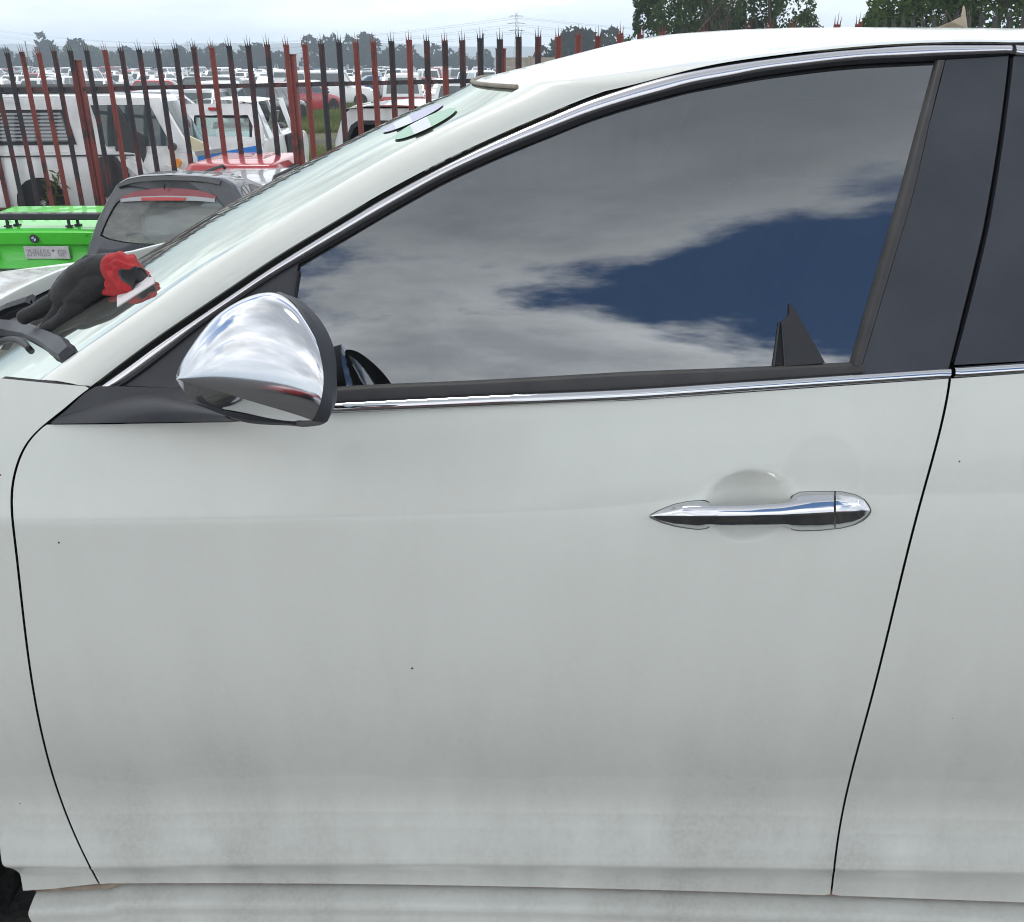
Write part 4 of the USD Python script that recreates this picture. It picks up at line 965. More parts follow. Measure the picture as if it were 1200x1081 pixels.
ls = ons([(906, 429.3), (913.2, 377)], WY); le = ons([(919, 429.5), (915.8, 379)], WY)
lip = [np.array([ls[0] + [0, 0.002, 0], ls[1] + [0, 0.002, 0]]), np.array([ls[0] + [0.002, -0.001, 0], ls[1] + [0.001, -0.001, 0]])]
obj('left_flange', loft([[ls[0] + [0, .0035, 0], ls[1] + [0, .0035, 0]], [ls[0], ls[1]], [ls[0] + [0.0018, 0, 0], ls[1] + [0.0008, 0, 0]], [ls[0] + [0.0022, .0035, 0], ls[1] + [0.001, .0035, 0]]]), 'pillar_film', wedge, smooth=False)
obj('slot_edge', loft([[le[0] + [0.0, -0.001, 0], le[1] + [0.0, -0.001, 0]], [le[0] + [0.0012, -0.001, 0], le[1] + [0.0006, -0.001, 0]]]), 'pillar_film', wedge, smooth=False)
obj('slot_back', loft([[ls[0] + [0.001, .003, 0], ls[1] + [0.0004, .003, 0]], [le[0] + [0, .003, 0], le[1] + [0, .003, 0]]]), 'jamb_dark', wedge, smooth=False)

# ------------------------------------------------------------------ the yard: wrecked cars
for nm, c, r in (('paint_white', (0.80, 0.81, 0.80), 0.3), ('paint_silver', (0.36, 0.375, 0.39), 0.3), ('paint_red', (0.38, 0.025, 0.03), 0.3), ('paint_black', (0.02, 0.021, 0.024), 0.25),
                 ('paint_grey', (0.032, 0.036, 0.044), 0.35), ('paint_green', (0.07, 0.62, 0.035), 0.3), ('paint_blue', (0.03, 0.08, 0.22), 0.3), ('paint_maroon', (0.22, 0.012, 0.025), 0.3)):
    mat(nm, c, r, coat_weight=0.7, vary=tuple(x * 0.86 + 0.015 for x in c), nscale=2.5)
M['yard_glass'] = usdkit.material(stage, '/World/Looks/yard_glass', {'p': ('principled_bsdf', {'base_color': (0.05, 0.07, 0.075), 'roughness': 0.06, 'specular_ior_level': 0.8})}, [], surface='p.BSDF')
pane('wreck_glass', (0.62, 0.74, 0.73), ior=1.6, smear=0.22)
mat('plastic_grey', (0.05, 0.05, 0.053), 0.6)
mat('plate_white', (0.62, 0.61, 0.62), 0.45, vary=(0.45, 0.43, 0.44), nscale=14)
mat('plate_ink', (0.33, 0.31, 0.34), 0.6)

SPECS = {
    'hatch':  dict(L=3.9, W=1.68, H=1.45, belt=0.92, hood=0.90, boot=0.93, xa=0.95, xc=0.25, xd=-1.45, xb=-1.80, front=0.68),
    'sedan':  dict(L=4.5, W=1.74, H=1.43, belt=0.92, hood=0.88, boot=0.98, xa=0.95, xc=0.20, xd=-0.95, xb=-1.62, front=0.68),
    'wagon':  dict(L=4.4, W=1.78, H=1.66, belt=1.02, hood=0.98, boot=1.03, xa=1.0, xc=0.35, xd=-1.95, xb=-2.12, front=0.74),
    'cut_pickup': dict(L=3.7, W=1.76, H=1.88, belt=1.08, hood=1.05, boot=1.08, xa=1.55, xc=1.15, xd=-1.74, xb=-1.82, front=0.9),
    'pickup': dict(L=5.0, W=1.76, H=1.88, belt=1.08, hood=1.05, boot=1.08, xa=1.25, xc=0.75, xd=-2.36, xb=-2.44, front=0.8),
}
def car_meshes(kind):
    k = SPECS[kind]; L, W = k['L'] / 2, k['W'] / 2
    out = {}
    xs = np.array([-L, -L + 0.06, -L + 0.25, k['xb'], -0.6, 0.4, k['xa'], k['xa'] + 0.3, L - 0.35, L - 0.1, L])
    xs = np.sort(xs)
    wf = np.interp(xs, [-L, -L + 0.06, -L + 0.3, 0, L - 0.4, L - 0.1, L], [0.86, 0.93, 0.985, 1, 0.97, 0.88, 0.78])
    zt_ = np.interp(xs, [-L, -L + 0.05, k['xb'], k['xb'] + 0.15, k['xa'] - 0.1, k['xa'] + 0.1, L - 0.3, L - 0.08, L], [k['boot'] - 0.14, k['boot'] - 0.02, k['boot'], k['belt'], k['belt'], k['hood'], k['hood'] - 0.08, k['front'], k['front'] - 0.1])
    rows = []
    for x, w, z in zip(xs, wf, zt_):
        w = w * W; zb = 0.2 + 0.12 * (abs(x) > L - 0.08)
        half = [(w * 0.90, zb), (w * 0.97, zb + 0.08), (w, 0.5), (w * 1.0, min(0.72, z - 0.12)), (w * 0.965, z - 0.05), (w * 0.92, z - 0.008), (w * 0.70, z + 0.015), (w * 0.3, z + 0.03)]
        rows.append([(x, y, zz) for y, zz in half] + [(x, -y, zz) for y, zz in half[::-1]])
    out['body'] = loft(rows, closed=True, caps=True)
    wb_, wr_ = W * 0.90, W * 0.70
    zb, zr = k['belt'] - 0.03, k['H'] - 0.04
    def P(side, a, b):
        # a: along the side from the rear to the front, b: belt to roof; side 'l','r','f','b'
        x0, x1 = k['xb'] + (k['xd'] - k['xb']) * b, k['xa'] + (k['xc'] - k['xa']) * b
        w = (wb_ + (wr_ - wb_) * b) * (1 + 0.035 * np.sin(np.pi * b)); z = zb + (zr - zb) * b
        if side == 'l': return np.array([x0 + (x1 - x0) * a, w, z])
        if side == 'r': return np.array([x0 + (x1 - x0) * a, -w, z])
        c = 0.10 * (1 - (2 * a - 1) ** 2)
        if side == 'f': return np.array([x1 + c, -w + 2 * w * a, z])
        return np.array([x0 - c * 0.7, w - 2 * w * a, z])
    ring = []
    for b in np.linspace(0, 1, 5):
        r = [P('l', a, b) for a in np.linspace(1, 0, 9)] + [P('b', a, b) for a in np.linspace(0.08, 0.92, 7)] + [P('r', a, b) for a in np.linspace(0, 1, 9)] + [P('f', a, b) for a in np.linspace(0.08, 0.92, 7)]
        ring.append(r)
    top = np.array(ring[-1]); c = top.mean(0)
    for q, h in ((0.97, 0.018), (0.9, 0.032), (0.6, 0.05), (0.3, 0.056)):
        t = c + (top - c) * q; t[:, 2] = zr + h; ring.append(t)
    out['roof'] = loft(ring, closed=True, caps=True)
    out['roof'] = (out['roof'][0], out['roof'][1])
    def panel(side, a0, a1, b0, b1, off=0.008, na=8, slant=0.0):
        n = {'l': [0, 1, 0.35], 'r': [0, -1, 0.35], 'f': [0.7, 0, 0.7], 'b': [-0.8, 0, 0.5]}[side]
        A_ = np.linspace(a0, a1, na); 
        return loft([[P(side, a + slant * (b - b0), b) + off * np.array(n) for a in A_] for b in np.linspace(b0, b1, 4)])
    fr_b, rr_b = 0.04, 0.06
    out['windscreen'] = panel('f', 0.06, 0.94, 0.08, 0.93)
    out['rear_window'] = panel('b', 0.09, 0.91, 0.14, 0.86)
    for s in 'lr':
        out['side_window_' + s] = [panel(s, 0.05, 0.30, 0.14, 0.86), panel(s, 0.33, 0.60, 0.12, 0.88), panel(s, 0.63, 0.93, 0.12, 0.88)]
    out['canopy'] = (panel('r', 0.06, 0.50, 0.16, 0.80, 0.012), panel('r', 0.085, 0.475, 0.215, 0.745, 0.02), [panel('r', 0.09, 0.47, b, b + 0.035, 0.032) for b in np.linspace(0.235, 0.70, 8)])
    an = np.linspace(0, 2 * np.pi, 18, endpoint=False)
    out['wheels'] = []
    for x in (-L + 0.78 if 'pickup' not in kind else -L + 1.05, L - 0.80):
        for sgn in (-1, 1):
            y = sgn * (W * 0.975 - 0.09)
            ty = loft([[(x + r * np.cos(t), y + d, 0.3 + r * np.sin(t)) for t in an] for r, d in ((0.19, -0.1), (0.3, -0.1), (0.3, 0.1), (0.19, 0.1))], closed=True)
            ri = loft([[(x + r * np.cos(t), y + sgn * d, 0.3 + r * np.sin(t)) for t in an] for r, d in ((0.2, 0.085), (0.17, 0.06), (0.05, 0.07))], closed=True, caps=True)
            ar = loft([[(x + r * np.cos(t), sgn * d, 0.32 + r * np.sin(t)) for t in an] for r, d in ((0.385, W * 0.8), (0.385, W * 1.012), (0.05, W * 1.006))], closed=True)
            out['wheels'].append((ty, ri, ar))
    out['tail_lamp'] = [box(0.10, 0.22, 0.26, (-L + 0.10, s * (W * 0.86), k['boot'] - 0.20), rz=s * -28, bev=0.03) for s in (-1, 1)]
    out['headlamp'] = [box(0.16, 0.34, 0.15, (L - 0.17, s * (W * 0.68), k['front'] - 0.02), rz=s * -28, bev=0.04) for s in (-1, 1)]
    out['plate'] = box(0.02, 0.46, 0.12, (-L - 0.008, 0, 0.62))
    out['bumper'] = cat_([box(0.14, W * 1.7, 0.16, (-L + 0.02, 0, 0.40), bev=0.04), box(0.14, W * 1.5, 0.2, (L - 0.02, 0, 0.36), bev=0.04)])
    out['mirror'] = [box(0.12, 0.16, 0.11, (k['xa'] - 0.25, s * (W + 0.03), k['belt'] + 0.06), bev=0.03) for s in (-1, 1)]
    return out
def make_car(kind, paint, name, label=None, cat='car', group=None, loc=None, rotz=None, glass='yard_glass', wheels=True, parent=None, roof_paint=None, light=False, canopy=False):
    m = car_meshes(kind)
    t = thing(name, label, cat, group, loc, rotz, parent)
    b = obj('body', m['body'], paint, t, smooth=35)
    obj('roof', m['roof'], roof_paint or paint, t, smooth=35)
    obj('windscreen', m['windscreen'], glass, t); obj('rear_window', m['rear_window'], glass, t)
    for s in 'lr':
        if light: obj('side_window', cat_(m['side_window_' + s]), glass, t)
        else:
            for p in (m['side_window_' + s][2:] if canopy else m['side_window_' + s]): obj('side_window', p, glass, t)
    if wheels:
        for ty, ri, ar in m['wheels']:
            if light: obj('wheel', cat_([ty, ri]), 'tyre', t)
            else:
                w = thing('wheel', parent=t); obj('tyre', ty, 'tyre', w); obj('rim', ri, 'alloy', w)
    for ty, ri, ar in m['wheels']: obj('wheel_arch', ar, 'jamb_dark', t)
    for q in m['tail_lamp']: obj('tail_lamp', q, 'tail_red', t)
    for q in m['headlamp']: obj('headlamp', q, 'lamp_glass', t)
    obj('bumper', m['bumper'], 'plastic_grey' if not light else paint, t)
    if not light:
        obj('number_plate', m['plate'], 'plate_white', t)
        for q in m['mirror']: obj('door_mirror', q, 'plastic_grey', t)
    return t
def spot(u, d, dz=0.0):
    """ground point under the picture column u at the horizontal distance d from the camera"""
    x = (u - 600) / FPX * (d * math.cos(PITCH) + 1.1 * math.sin(PITCH)); y = CAM[1] + d
    return (x, y, float(ground_z(x, y)) + dz)

# far rows, each wreck one object; built once per kind and colour and referenced
protos = {}
UsdGeom.Scope.Define(stage, '/World/Looks/patterns')
def proto(kind, paint):
    if (kind, paint) not in protos:
        cp = stage.CreateClassPrim(f'/World/wreck_{kind}_{paint}')
        for o_ in (0,):
            make_car(kind, paint, 'pattern', parent=cp, light=True)
        protos[(kind, paint)] = str(cp.GetPath()) + '/pattern'
    return protos[(kind, paint)]
NICE = {'paint_white': 'white', 'paint_silver': 'silver', 'paint_red': 'red', 'paint_black': 'black', 'paint_grey': 'dark grey', 'paint_blue': 'blue', 'paint_maroon': 'maroon'}
R2 = random.Random(5)
def far_car(x, y, kind, paint, rot, label, group):
    p = proto(kind, paint)
    t = UsdGeom.Xform.Define(stage, free('/World', {'hatch': 'wrecked_hatchback', 'sedan': 'wrecked_saloon', 'wagon': 'wrecked_estate', 'pickup': 'wrecked_pickup'}[kind]))
    t.AddTranslateOp().Set(Gf.Vec3d(x, y, float(ground_z(x, y)) - 0.02)); t.AddRotateZOp().Set(rot)
    t.GetPrim().GetReferences().AddInternalReference(p); t.GetPrim().SetInstanceable(True)
    tag(t, label, 'car', group)
KW = {'hatch': 'hatchback', 'sedan': 'saloon', 'wagon': 'estate', 'pickup': 'canopy pickup'}
FAR = []
for d in (60, 70, 82, 96, 112, 132, 156, 184, 215):
    x = -0.62 * d
    while x < 0.06 * d:
        if R2.random() < 0.86:
            kind = R2.choice(['hatch', 'sedan', 'wagon', 'pickup', 'hatch', 'sedan'])
            paint = R2.choice(['paint_white'] * 7 + ['paint_silver'] * 5 + ['paint_red'] * 2 + ['paint_grey', 'paint_black', 'paint_blue'])
            FAR.append((x + R2.uniform(-0.3, 0.3), d - 0.95 + R2.uniform(-1, 1), kind, paint, R2.choice([90, 270, 90]) + R2.uniform(-14, 14)))
        x += R2.uniform(2.3, 3.4)
for x, y, kind, paint, rot in FAR:
    if -0.235 < x / (y + 0.95) < -0.10 and y < 68: continue
    uu = 600 + FPX * x / ((y + 0.95) * 0.93)
    where = 'left of the first red fence post' if uu < 91 else 'between the first two red fence posts, left half' if uu < 216 else 'between the first two red fence posts, right half' if uu < 342 else 'right of the second red fence post' if uu < 465 else 'left of the third red fence post'
    row = 'nearer' if y < 90 else 'farther'
    far_car(x, y, kind, paint, rot, f'{NICE[paint]} {KW[kind]}, {row} far rows, {where}'.replace('between the first two red fence posts, ', 'between first two red posts ').replace('canopy pickup', 'pickup'), f'{NICE[paint]} {KW[kind]}s, {row} far rows, {where}')
# middle distance, one by one
MID = [
    ('sedan', 'paint_white', 96, 27, 108, 'white saloon wreck just right of the canopy pickup, behind the red post'),
    ('hatch', 'paint_white', 134, 25, 70, 'white hatchback wreck with red tail lamp beside the black bumper panel'),
    ('hatch', 'paint_silver', 172, 30, 96, 'silver hatchback wreck behind the white gutted van shell, left of the silver saloon'),
    ('sedan', 'paint_silver', 214, 32, 84, 'silver saloon wreck with round red tail lamp and grey boot'),
    ('wagon', 'paint_white', 252, 34, 100, 'white estate wreck right of the silver saloon, above the gutted van shell'),
    ('hatch', 'paint_black', 292, 37, 80, 'black hatchback wreck with red lamps next to the crimson one'),
    ('hatch', 'paint_red', 326, 45, 62, 'crimson hatchback wreck side on beside the second red fence post'),
    ('hatch', 'paint_white', 357, 50, 95, 'small white hatchback wreck with a red lamp in front of the far canopy pickup'),
    ('pickup', 'paint_white', 388, 56, 4, 'white pickup with canopy standing side on at the grass edge'),
    ('sedan', 'paint_blue', 444, 74, 20, 'blue saloon wreck among pale cars above the fence rail'),
    ('hatch', 'paint_red', 505, 64, 10, 'red hatchback roof side on above the fence rail near the concrete wall'),
    ('pickup', 'paint_red', 472, 38, 94, 'red tailgate pickup with white roof right of the grass patch'),
    ('wagon', 'paint_white', 535, 33, 88, 'white estate wreck whose roof shows beside the windscreen top'),
    ('hatch', 'paint_red', 195, 52, 10, 'red car roof low in the rows left of the far pylon'),
    ('wagon', 'paint_grey', 232, 48, 172, 'dark grey estate wreck roof in the rows under the far pylon'),
]
def place_abs(u, d, z): 
    return ((u - 600) / FPX * (d * math.cos(PITCH) + (CAM[2] - z - 0.85) * math.sin(PITCH)), CAM[1] + d, z)
def by_rear(u, d, rot, L, z=None):
    x, y, z_ = spot(u, d) if z is None else place_abs(u, d, z); a = math.radians(rot); x += math.cos(a) * L / 2 * abs(math.sin(a)); y += math.sin(a) * L / 2
    return (x, y, float(ground_z(x, y)) if z is None else z)
for kind, paint, u, d, rot, label in MID:
    loc = by_rear(u, d, rot, SPECS[kind]['L'] if 45 < rot < 135 else 0)
    make_car(kind, paint, {'hatch': 'wrecked_hatchback', 'sedan': 'wrecked_saloon', 'wagon': 'wrecked_estate', 'pickup': 'wrecked_pickup'}[kind], label, 'car', None, loc, rot, roof_paint='paint_white' if 'white roof' in label else None)

# white pickup with canopy behind the fence
def local(t, name, mesh, mt, smooth=30, **kw): return obj(name, mesh, mt, t, smooth=smooth, **kw)
pk = make_car('cut_pickup', 'paint_white', 'canopy_pickup', 'large white pickup with canopy, louvred side window and missing rear wheel behind the fence', 'pickup', None, spot(118, 15.75, -0.12), 8, wheels=False, canopy=True)
mp_ = car_meshes('cut_pickup')
wf_ = local(pk, 'canopy_window', mp_['canopy'][0], 'rubber'); local(pk, 'canopy_pane', mp_['canopy'][1], 'yard_glass')
for q in mp_['canopy'][2]: local(pk, 'louvre', q, 'paint_silver')
for y in (-0.5, 0.5): local(pk, 'roof_bar', box(2.4, 0.10, 0.12, (-0.75, y, 1.97), bev=0.02), 'plastic_grey')
local(pk, 'canopy_seam', box(2.5, 0.012, 0.022, (-0.55, -0.865, 1.02)), 'plastic_grey')
local(pk, 'cab_seam', box(0.022, 0.012, 0.75, (0.55, -0.872, 0.65)), 'plastic_grey')
# gutted white shell seen from behind
sh = thing('van_shell', 'gutted white hatchback shell with open rear window, seen from behind through the fence', 'car wreck', None, by_rear(250, 16.7, 91, 4.4), 91)
m_ = car_meshes('wagon'); kk = SPECS['wagon']
local(sh, 'body', m_['body'], 'paint_white', 35)
def frame_loop(outer, inner, x0, th):
    po = Polygon(outer, [inner]); e = trimesh.creation.extrude_polygon(po, th, engine='earcut'); v = np.array(e.vertices)
    return np.stack([x0 + v[:, 2] + (v[:, 1] - 1.0) * 0.28, v[:, 0], v[:, 1]], 1), np.array(e.faces)
outer = [(-0.84, 0.92), (-0.82, 1.2), (-0.72, 1.5), (-0.62, 1.58), (0.62, 1.58), (0.72, 1.5), (0.82, 1.2), (0.84, 0.92)]
inner = [(-0.68, 1.0), (-0.66, 1.22), (-0.58, 1.40), (0.58, 1.40), (0.66, 1.22), (0.68, 1.0)]
local(sh, 'rear_frame', frame_loop(outer, inner, -2.12, 0.09), 'paint_white', 30)
local(sh, 'roof', loft([[(x, y, 1.60 + 0.05 * (1 - (y / 0.66) ** 2) - 0.03 * (x > 0.3)) for y in np.linspace(-0.66, 0.66, 11)] for x in np.linspace(-2.0, 0.4, 6)]), 'paint_white', 40)
local(sh, 'rear_window', box(0.012, 0.92, 0.34, (-1.98, -0.12, 1.19), ry=16, rz=4), 'wreck_glass')
local(sh, 'window_rim', cat_([box(0.03, 0.98, 0.04, (-2.03, -0.12, 1.02)), box(0.03, 0.98, 0.04, (-1.93, -0.12, 1.37)), box(0.03, 0.04, 0.36, (-1.98, -0.60, 1.19), ry=16), box(0.03, 0.04, 0.36, (-1.98, 0.36, 1.19), ry=16)]), 'rubber')
local(sh, 'brake_lamp', box(0.04, 0.22, 0.05, (-2.01, -0.02, 1.50), bev=0.01), 'tail_red')
for s_ in (-1, 1):
    for x, ww in ((-1.7, 0.35), (-0.7, 0.10), (0.35, 0.10)):
        local(sh, 'pillar', loft([[(x + 0.18 * q * (1 if x > 0 else -0.2), s_ * (0.85 - 0.19 * q), 0.98 + 0.62 * q), (x + ww * (1 - 0.3 * q) + 0.18 * q * (1 if x > 0 else -0.2), s_ * (0.85 - 0.19 * q), 0.98 + 0.62 * q), (x + ww * (1 - 0.3 * q), s_ * (0.79 - 0.19 * q), 0.98 + 0.62 * q), (x, s_ * (0.79 - 0.19 * q), 0.98 + 0.62 * q)] for q in (0, 0.5, 1)], closed=True), 'paint_white', 30)
local(sh, 'side_window', box(0.72, 0.012, 0.42, (-1.05, -0.79, 1.22), rx=16), 'wreck_glass')
local(sh, 'door_opening', box(0.85, 0.05, 0.55, (-0.1, -0.89, 0.70), bev=0.02), 'jamb_dark')
local(sh, 'dash', box(0.4, 1.3, 0.25, (0.6, 0, 1.0), bev=0.05), 'plastic_grey')
# white wagon with raised tailgate on the right
wg = thing('open_estate', 'white estate wreck with open dark load bay, right of the grass patch', 'car wreck', None, by_rear(460, 13.6, 88, 4.4), 88)
local(wg, 'body', m_['body'], 'paint_white', 35)
local(wg, 'rear_frame', frame_loop([(-0.86, 0.80), (-0.84, 1.2), (-0.74, 1.52), (-0.62, 1.63), (0.62, 1.63), (0.74, 1.52), (0.84, 1.2), (0.86, 0.80)], [(-0.70, 0.86), (-0.68, 1.22), (-0.60, 1.40), (-0.5, 1.46), (0.5, 1.46), (0.60, 1.40), (0.68, 1.22), (0.70, 0.86)], -2.12, 0.12), 'paint_white', 30)
local(wg, 'opening_seal', frame_loop([(-0.715, 0.85), (-0.69, 1.23), (-0.61, 1.41), (-0.51, 1.475), (0.51, 1.475), (0.61, 1.41), (0.69, 1.23), (0.715, 0.85)], [(-0.67, 0.88), (-0.645, 1.21), (-0.57, 1.37), (-0.48, 1.42), (0.48, 1.42), (0.57, 1.37), (0.645, 1.21), (0.67, 0.88)], -2.15, 0.03), 'rubber', 30)
local(wg, 'roof', loft([[(x, y, 1.63 + 0.05 * (1 - (y / 0.66) ** 2)) for y in np.linspace(-0.68, 0.68, 11)] for x in np.linspace(-2.0, 0.6, 6)]), 'paint_white', 40)
local(wg, 'load_bay', cat_([box(1.4, 0.03, 0.75, (-1.2, 0.70, 1.2)), box(1.4, 0.03, 0.75, (-1.2, -0.70, 1.2)), box(0.04, 1.4, 0.8, (-0.5, 0, 1.2)), box(1.4, 1.4, 0.03, (-1.2, 0, 1.56))]), 'jamb_dark')
local(wg, 'loose_liner', trimesh.creation.icosphere(3, 0.36).apply_transform(np.diag([0.6, 1.2, 0.85, 1])).apply_translation([-1.75, 0.22, 1.02]), 'paper', True)
for s_ in (-1, 1):
    local(wg, 'quarter_panel', loft([[(-2.0, s_ * 0.86, 0.9), (-2.0, s_ * 0.80, 1.3), (-1.95, s_ * 0.68, 1.62)], [(-1.2, s_ * 0.88, 0.9), (-1.2, s_ * 0.82, 1.3), (-1.2, s_ * 0.68, 1.65)], [(0.2, s_ * 0.88, 0.98), (0.15, s_ * 0.82, 1.3), (0.1, s_ * 0.68, 1.65)]]), 'paint_white', 30)
local(wg, 'hinge', box(0.05, 0.09, 0.06, (-2.08, -0.42, 1.56)), 'rubber'); local(wg, 'wheel_well', box(0.05, 0.1, 0.3, (-2.16, 0.80, 0.95)), 'rubber')

# dark grey hatchback in front of the fence
DIP = -1.16
gh = thing('grey_hatchback', 'dark grey hatchback with red high brake lamp in front of the fence', 'car')
GHD = 8.15
def gh3(px, out=0.0):
    P = np.array([at_d(u, v, GHD) for u, v in px]); xc = at_d(192, 250, GHD)[0]
    P[:, 1] += 0.30 * (P[:, 2] - 0.1) + 0.10 * ((P[:, 0] - xc) / 0.7) ** 2 - out; return P
go = [(97, 330), (100, 308), (103, 287), (111, 260), (121, 237), (131, 219), (142, 212), (160, 208.5), (192, 207), (228, 208.5), (252, 212), (266, 220), (279, 240), (289, 262), (297, 288), (300, 308), (303, 330)]
gi = [(115, 277), (122, 258), (131, 240), (138, 235), (160, 233), (192, 232.2), (225, 233), (248, 235), (257, 242), (268, 260), (276, 279), (262, 283), (230, 285), (192, 286), (150, 284.5), (125, 281)]
ring_o = resample(gh3(go), 90)
pi_ = np.vstack([gi, gi[:1]]); ring_i = resample(gh3([tuple(q) for q in pi_]), 60)
tri_p = Polygon([(p[0], p[2]) for p in ring_o], [[(p[0], p[2]) for p in ring_i[:-1]]])
gv_, gf_ = trimesh.creation.triangulate_polygon(tri_p.segmentize(0.08), engine='earcut')
xc_ = at_d(192, 250, GHD)[0]
def lift(v2): 
    y = at_d(192, 250, GHD)[1] + 0.30 * (v2[:, 1] - 0.1) + 0.10 * ((v2[:, 0] - xc_) / 0.7) ** 2; return np.stack([v2[:, 0], y, v2[:, 1]], 1)
local(gh, 'tailgate', (lift(gv_), np.asarray(gf_)), 'paint_grey', 30)
back = ring_o.copy(); c_ = back.mean(0)
r1 = back + (back - c_) * [0.035, 0, 0.02] + [0, 0.07, 0]; r2 = r1 + [0, 0.35, -0.01]; r3 = r2 + [0, 1.0, -0.22]; r4 = (r3 - c_) * [0.9, 1, 0.7] + c_ + [0, 0.8, -0.2]
v, f = loft([back, (back + r1) / 2 + (back - c_) * [0.012, 0, 0.008], r1, r2, r3, r4]); local(gh, 'body', (v, f[:, ::-1]), 'paint_grey', 40)
gl_px = [(q[0] + (192 - q[0]) * 0.02, q[1] + (258 - q[1]) * 0.02) for q in gi]
gt_ = Polygon([(p[0], p[2]) for p in resample(gh3(gl_px + gl_px[:1], 0), 60)[:-1]]); v2, f2 = trimesh.creation.triangulate_polygon(gt_.segmentize(0.08), engine='earcut')
local(gh, 'rear_window', (lift(v2) + [0, 0.02, 0], np.asarray(f2)), 'wreck_glass', 40)
def gband(top, bot, out, mt, nm):
    a_, b_ = gh3(smooth_line(top, 24), out), gh3(smooth_line(bot, 24), out); e_ = [0, 0.05, 0]
    v, f = loft([a_ + e_, a_, b_, b_ + e_]); local(gh, nm, (v, f), mt, 30)
gband([(137, 233), (160, 225), (192, 222), (226, 224.5), (250, 232)], [(138, 237), (160, 232), (192, 230.5), (226, 231.5), (249, 235.5)], 0.012, 'paint_maroon', 'tailgate_panel')
gband([(138, 234.5), (163, 231.5), (192, 230.5), (222, 231.3), (249, 234.5)], [(138, 238), (163, 236.5), (192, 236), (222, 236.3), (249, 238.5)], 0.02, 'paint_silver', 'lamp_panel')
gband([(164, 232.5), (190, 231.8), (216, 232.5)], [(164, 236), (190, 235.6), (216, 236)], 0.03, 'tail_red', 'brake_lamp')
gband([(131, 218), (160, 209.5), (192, 208), (228, 209.5), (254, 214)], [(133, 221.5), (160, 214.5), (192, 212.5), (228, 214), (253, 218.5)], 0.03, 'paint_black', 'roof_spoiler')
local(gh, 'rear_seat', box(0.95, 0.2, 0.30, (xc_ + 0.1, at_d(192, 250, GHD)[1] + 0.45, -0.0), bev=0.06), 'paper'); local(gh, 'headrest', box(0.24, 0.12, 0.16, (xc_ - 0.25, at_d(192, 250, GHD)[1] + 1.0, 0.2), bev=0.04), 'plastic_grey')  # pale seat block added to brighten the rear window from inside
local(gh, 'cabin', box(1.0, 0.05, 0.45, (xc_, at_d(192, 250, GHD)[1] + 1.3, -0.25)), 'cabin_dark')
local(gh, 'aerial', tube([at_d(193, 222, GHD + 0.02), at_d(193, 214, GHD - 0.01)], 0.006, 6), 'rubber')
# red and silver roofs behind it
make_car('hatch', 'paint_red', 'red_hatchback', 'red hatchback, only its roof showing between the grey hatchback and the fence', 'car', None, by_rear(264, 12.2, 90, 3.9, -1.30), 90)
sv = make_car('hatch', 'paint_silver', 'silver_estate', 'silver estate with dark roof rails wedged behind the grey hatchback', 'car', None, by_rear(262, 10.6, 90, 3.9, -1.36), 90)
for s_ in (-1, 1): local(sv, 'roof_rail', tube([(-1.4, s_ * 0.5, 1.44), (-1.3, s_ * 0.5, 1.49), (0.0, s_ * 0.5, 1.49), (0.1, s_ * 0.5, 1.44)], 0.02, 6), 'rubber')

# green rear end of a wreck with a bar spoiler
gc = thing('green_wreck', 'bright green rear end of a saloon with bar spoiler and faded number plate', 'car wreck', None, place_abs(13, 8.9, 0.0), 0)
GZ = -0.115                                       # height of the boot lid's edge
def grow(prof, hw, taper=0.0, n=25):
    xs_ = np.linspace(-1, 1, n)
    return [[(x * hw * (1 - taper * max(0, -b)), y + 0.10 * x * x, GZ + z - 0.02 * x * x) for x in xs_] for y, z, b in prof]
prof = [(1.15, 0.075, 0), (0.62, 0.055, 0), (0.30, 0.035, 0), (0.10, 0.015, 0), (0.02, 0.0, 0), (-0.005, -0.018, 0), (0.004, -0.05, 0), (0.028, -0.125, 0), (0.034, -0.136, 0)]
gv, gf = loft(grow(prof, 0.80)); local(gc, 'boot_lid', (gv, gf[:, ::-1]), 'paint_green', 28)
prof = [(0.034, -0.136, 0), (0.062, -0.142, 0), (0.066, -0.16, 0), (0.060, -0.26, 0), (0.035, -0.30, 0), (0.0, -0.335, 0), (-0.02, -0.36, 0)]
v, f = loft(grow(prof, 0.62)); v[:, 1] += 0.0; local(gc, 'plate_recess', (v, f[:, ::-1]), 'paint_green', 28)
for s_ in (-1, 1):
    r = [[(s_ * x, y + 0.10 * x * x, GZ + z) for x, y in ((0.47, 0.065 - dd), (0.54, 0.02 - dd), (0.62, 0.02 - dd), (0.80, 0.035))] for z, dd in ((-0.136, 0.0), (-0.2, 0.012), (-0.30, 0.03), (-0.36, 0.05))]
    v, f = loft(r); local(gc, 'boot_side', (v, f if s_ > 0 else f[:, ::-1]), 'paint_green', 28)
    local(gc, 'tail_lamp', box(0.20, 0.06, 0.13, (s_ * 0.70, 0.03, GZ - 0.215), rz=s_ * 12, bev=0.02), 'tail_red')
    local(gc, 'reversing_lamp', box(0.045, 0.065, 0.10, (s_ * 0.585, 0.012, GZ - 0.205), rz=s_ * 8, bev=0.01), 'lamp_glass')
    v, f = loft([[(s_ * 0.80, 0.10, GZ - 0.02), (s_ * 0.80, 1.2, GZ + 0.06)], [(s_ * 0.88, 0.14, GZ - 0.14), (s_ * 0.90, 1.2, GZ - 0.10)], [(s_ * 0.88, 0.12, GZ - 0.45), (s_ * 0.90, 1.2, GZ - 0.7)]]); local(gc, 'rear_wing', (v, f if s_ > 0 else f[:, ::-1]), 'paint_green', 40)
